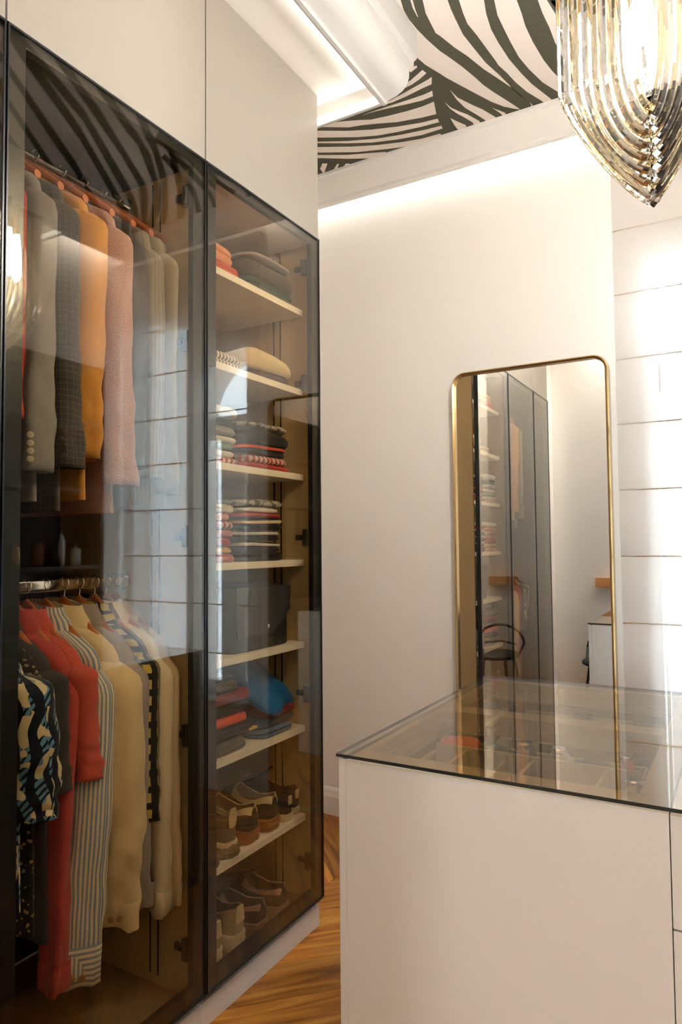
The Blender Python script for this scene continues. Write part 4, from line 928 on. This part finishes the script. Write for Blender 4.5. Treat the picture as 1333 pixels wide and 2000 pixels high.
for f, r in ((0, .004), (.06, .012), (.2, .019), (.45, .024), (.7, .026), (.9, .023), (1, .010)):
    R.append([(-.672 + .115 * f, 1.628 + r * math.cos(2 * PI * k / 14), .8262 + r * .98 * math.sin(2 * PI * k / 14)) for k in range(14)])
b.loft(R); b.build('root', fabric('carrot_felt', (226, 96, 36)), t2, smooth=True)
m_leaf = fabric('leaf_felt', (48, 72, 52)); m_leaf2 = fabric('pale_leaf_felt', (112, 122, 52))
for q, (ang, ln, mm) in enumerate(((-.35, .115, m_leaf), (-.05, .10, m_leaf), (.30, .085, m_leaf), (.8, .05, m_leaf2), (-.8, .05, m_leaf2))):
    b = MB(); R = []
    for f in [i / 8 for i in range(9)]:
        w = .017 * math.sin(PI * min(1, .08 + f * .92)) + .001
        cx, cy, cz = -.557 + ln * f * math.cos(ang), 1.628 + ln * f * math.sin(ang) * .5, .828 + .012 * math.sin(PI * f) - .014 * f + .002 * q
        R.append([(cx + dx_ * -math.sin(ang), cy + dx_ * math.cos(ang), cz + hz) for dx_, hz in ((-w, 0), (0, .003), (w, 0), (0, -.002))])
    b.loft(R); b.build('leaf', mm, t2, smooth=True)
gc = thing('sunglasses_case', 'dark oval sunglasses case in the near display tray', 'case', (-.325, 1.625, .801))
b = MB(); R = []
for h, s_ in ((.0, .86), (.006, .98), (.016, 1.0), (.017, .985), (.018, 1.0), (.028, .95), (.034, .75), (.036, .3)):
    R.append([(-.305 + .046 * s_ * abs(c) ** .7 * (1 if c > 0 else -1), 1.622 + .026 * s_ * abs(s2) ** .8 * (1 if s2 > 0 else -1), .8005 + h) for c, s2 in [(math.cos(2 * PI * k / 24 + .01), math.sin(2 * PI * k / 24 + .01)) for k in range(24)]])
b.loft(R); b.build('shell', mat('dark_green_leather', (.02, .024, .02), .5), gc, smooth=True)
rr = random.Random(3)
for q, (x, y, m_, lb) in enumerate(((-.625, 1.44, M_BRASS, 'gold bead bracelet lying in the left cell of the near tray'), (-.610, 1.51, mat('amber_beads', lin((150, 92, 50)), .3), 'brown bead bracelet lying at the back of the left cell, near tray'), (-.50, 1.46, M_CHROME, 'silver bead bracelet in the second cell of the near tray'), (-.345, 1.45, mat('pearl', lin((214, 204, 186)), .25), 'pearl bracelet in the third cell of the near tray'))):
    b = MB(); N_ = 22
    for k in range(N_):
        a = 2 * PI * k / N_; c = (x + .030 * math.cos(a), y + .027 * math.sin(a), .8050)
        b.lathe([(0, -.0044), (.0034, -.0026), (.0044, 0), (.0034, .0026), (0, .0044)], c, 8)
    tag(b.build('bead_bracelet', m_, None, smooth=True, loc=(x, y, .8)), lb, 'bracelet')
for q, (x, y, rot, ln, m_, lb) in enumerate(((-.60, 1.86, .5, .11, M_CHROME, 'silver pen lying in the left of the far tray'), (-.42, 1.85, .9, .10, M_STEEL, 'grey pen lying in the middle of the far tray'), (-.25, 1.87, -.3, .09, M_CHROME, 'short silver pen at the right of the far tray'))):
    b = MB(); dv = Vector((math.cos(rot), math.sin(rot), 0)) * ln / 2; c = Vector((x, y, .8056))
    b.tube([c - dv, c - dv * .9, c + dv * .4, c + dv * .45, c + dv], [.0015, .0048, .0052, .0045, .0042], 10)
    tag(b.build('pen', m_, None, smooth=True, loc=(x, y, .8)), lb, 'pen')
for q, (x, y, lb) in enumerate(((-.58, 2.00, 'black tie rolled up at the left of the far tray'), (-.40, 2.01, 'dark tie rolled up in the middle of the far tray'), (-.25, 2.00, 'brown tie rolled up at the right of the far tray'))):
    b = MB(); pts = []
    R = []
    for k in range(50):
        a = k / 49 * 2 * PI * 3.2; r = .006 + .0034 * a / (2 * PI) * 1.9
        R.append([(x + r * math.cos(a), y + r * math.sin(a), .8008), (x + (r + .0025) * math.cos(a), y + (r + .0025) * math.sin(a), .8008), (x + (r + .0025) * math.cos(a), y + (r + .0025) * math.sin(a), .845), (x + r * math.cos(a), y + r * math.sin(a), .845)])
    b.loft(R); tag(b.build('rolled_tie', (f_dark2, f_coal, c_plum)[q], None, loc=(x, y, .8)), lb, 'tie')

# ------------------------------------------------------------------ crystal chandelier over the island
CC = (-.149, 1.61)
def glass_mat(name, col, rough=0.0):
    m = bpy.data.materials.new(name); m.use_nodes = True; b = m.node_tree.nodes['Principled BSDF']
    b.inputs['Base Color'].default_value = tuple(col) + (1,); b.inputs['Roughness'].default_value = rough
    b.inputs['IOR'].default_value = 1.5; b.inputs['Transmission Weight'].default_value = 1.0
    return m
M_CRYSTAL = glass_mat('clear_crystal', (1.0, .985, .95)); M_AMBER = glass_mat('amber_crystal', (1.0, .90, .68))
t = thing('crystal_chandelier', 'crystal chandelier of nested curved glass prisms ending in a point', 'chandelier', (CC[0], CC[1], 2.036))
TOP = 2.64
def hook(az, i, mt):
    r = .188 - .0205 * i; ze = 2.043 + .0285 * i; h = .235 - .012 * i; p = min(2.1, 1.28 + .22 * i)
    pts = [(r, TOP - .0), (r, (TOP + ze + h) / 2)]
    for k in range(15):
        a = k / 14 * PI / 2
        pts.append((max(.004, r * math.cos(a) ** (2 / p)), ze + h * (1 - math.sin(a) ** (2 / p))))
    b = MB(); ca, sa = math.cos(az), math.sin(az); R = []
    for q, (pr, pz) in enumerate(pts):
        a0, a1 = pts[max(0, q - 1)], pts[min(len(pts) - 1, q + 1)]
        tx, tz = a1[0] - a0[0], a1[1] - a0[1]; L_ = math.hypot(tx, tz) or 1; tx /= L_; tz /= L_
        nx, nz = -tz, tx            # outward normal in the fin plane
        s_ = .0125
        ring = []
        for off, side in ((-.7 * s_, -1.0), (-.7 * s_, 1.0), (-.2 * s_, .95), (.9 * s_, .12), (.9 * s_, -.12), (-.2 * s_, -.95)):
            rr_, zz_ = pr + nx * off, pz + nz * off
            ring.append((CC[0] + ca * rr_ - sa * side * s_, CC[1] + sa * rr_ + ca * side * s_, zz_))
        R.append(ring)
    b.loft(R); return b.build('crystal_prism', mt, t)
FINS = [210, 322, 96]
for f, az in enumerate(FINS):
    for i in range(9): hook(math.radians(az), i, M_AMBER if i in (1, 3, 5, 7) else M_CRYSTAL)
MB().lathe([(0, 2.640), (.035, 2.640), (.040, 2.650), (.02, 2.672), (.012, 2.69), (.010, 3.07), (.05, 3.075), (.055, 3.0985), (0, 3.0985)], (CC[0], CC[1], 0), 28).build('brass_crown', M_BRASS, t, smooth=True, angle=35)
for k in range(3):
    a = math.radians(FINS[k]); ca, sa = math.cos(a), math.sin(a)
    MB().tube([(CC[0] + ca * .03, CC[1] + sa * .03, 2.648), (CC[0] + ca * .205, CC[1] + sa * .205, 2.648)], .0075, 8).build('brass_arm', M_BRASS, t, smooth=True)
for k in range(3):
    a = math.radians((266, 128, 172)[k])
    c = (CC[0] + .085 * math.cos(a), CC[1] + .085 * math.sin(a), 0)
    s_ = MB().lathe([(0, 2.52), (.010, 2.52), (.010, 2.639), (0, 2.639)], c, 12).build('lamp_holder', M_BRASS, t, smooth=True)
    MB().lathe([(0, 2.335), (.008, 2.340), (.015, 2.360), (.017, 2.40), (.014, 2.46), (.009, 2.519), (0, 2.519)], c, 14).build('bulb', M_BULB, s_, smooth=True)
MB().lathe([(0, 2.285), (.005, 2.285), (.010, 2.31), (.010, 2.62), (0, 2.62)], (CC[0], CC[1], 0), 12).build('glow_core', M_GLOWCORE, t, smooth=True, angle=60)  # glowing core added on the axis to lighten the crystal prisms

# ------------------------------------------------------------------ seen only in reflections
t = thing('display_cabinet', 'dark walnut display cabinet opposite the wardrobes, seen reflected', 'cabinet', (.725, 1.66, 0))
DX0, DX1, DY0, DY1, DZ = .602, XR - .001, .46, 2.814, 2.345
for y in (DY0, 1.24, 2.02, DY1 - .02): box('upright', M_DARKWOOD, t, DX0, DX1 - .012, y, y + .02, 0, DZ, bev=.001)
box('back_panel', M_DARKWOOD, t, DX1 - .012, DX1, DY0, DY1, 0, DZ)
for y0, y1 in ((DY0 + .02, 1.24), (1.26, 2.02), (2.04, DY1 - .02)):
    for z in (.06, .45, .82, 1.19, 1.62, 2.0, DZ - .02): box('shelf', M_DARKWOOD, t, DX0 + .004, DX1 - .012, y0 + .0005, y1 - .0005, z, z + .02, bev=.001)
k = 0
for y, r, h, m_, lb in ((2.18, .030, .20, M_CHROME, 'silver scent bottle'), (2.32, .026, .15, M_BRASS, 'brass scent bottle'), (2.45, .034, .17, mat('amber_glass_bottle', lin((120, 70, 30)), .15), 'amber scent bottle'), (2.60, .024, .22, M_STEEL, 'tall grey scent bottle'), (2.70, .030, .13, mat('white_ceramic', lin((210, 204, 196)), .3), 'white ceramic bottle')):
    bt = thing('scent_bottle', lb + ' on the dark display cabinet, seen reflected', 'bottle', (.70, y, 1.21), 'bottles on the display cabinet')
    MB().lathe([(0, 0), (r * .9, 0), (r, .006), (r, h * .66), (r * .8, h * .72), (.010, h * .76), (.010, h * .82), (0, h * .82)], (.70, y, 1.2103), 16).build('body', m_, bt, smooth=True, angle=50)
    MB().lathe([(0, h * .82), (.014, h * .82), (.014, h), (0, h)], (.70, y, 1.2105), 12).build('cap', M_BLACK, bt, smooth=True, angle=50)
b = MB().box(.602, XR - .001, .46, 2.814, 2.348, 3.098, .001); tag(b.build('upper_cabinet', M_LACQ, None, loc=(.72, 1.64, 2.348)), 'white upper panel above the dark display cabinet, seen reflected', 'cabinet', 'white upper cabinets')

t = thing('wall_shelf', 'small oak wall shelf on the near wall, seen in the mirror', 'shelf', (-.78, .28, .975))
box('board', M_ORWOOD, t, -1.0, -.77, YN + .0005, .335, .975, .995, bev=.002)
box('front_lip', M_ORWOOD, t, -1.0, -.77, .3352, .350, .975, 1.045, bev=.002)
for x in (-.985, -.80): box('bracket', M_ORWOOD, t, x, x + .015, YN + .0005, .335, .9955, 1.04, bev=.001)

t = thing('black_chair', 'black metal chair with arched back beside the end wardrobe, seen in the mirror', 'chair', (-.90, .56, 0))
cx, cy = -.875, .56
MB().lathe([(0, .425), (.17, .425), (.19, .435), (.192, .45), (.175, .468), (0, .472)], (cx, cy, 0), 28).build('seat', mat('black_seat_pad', (.012, .012, .012), .5), t, smooth=True, angle=50)
for sx in (-1, 1):
    for sy in (-1, 1):
        MB().tube([(cx + sx * .12, cy + sy * .12, .424), (cx + sx * .17, cy + sy * .17, .0)], .010, 8).build('leg', M_BLACK, t, smooth=True)
pts = [(cx - .17, cy - .06, .440)]
for i in range(13):
    a = PI - i / 12 * PI; pts.append((cx + .185 * math.cos(a), cy - .15 - .03, .52 + .14 * math.sin(a)))
pts.append((cx + .17, cy - .06, .440))
MB().tube(pts, .010, 8).build('back_frame', M_BLACK, t, smooth=True)
pts = [(cx - .13, cy - .165, .51), (cx, cy - .185, .53), (cx + .13, cy - .165, .51)]
MB().tube(pts, .007, 6).build('back_bar', M_BLACK, t, smooth=True)
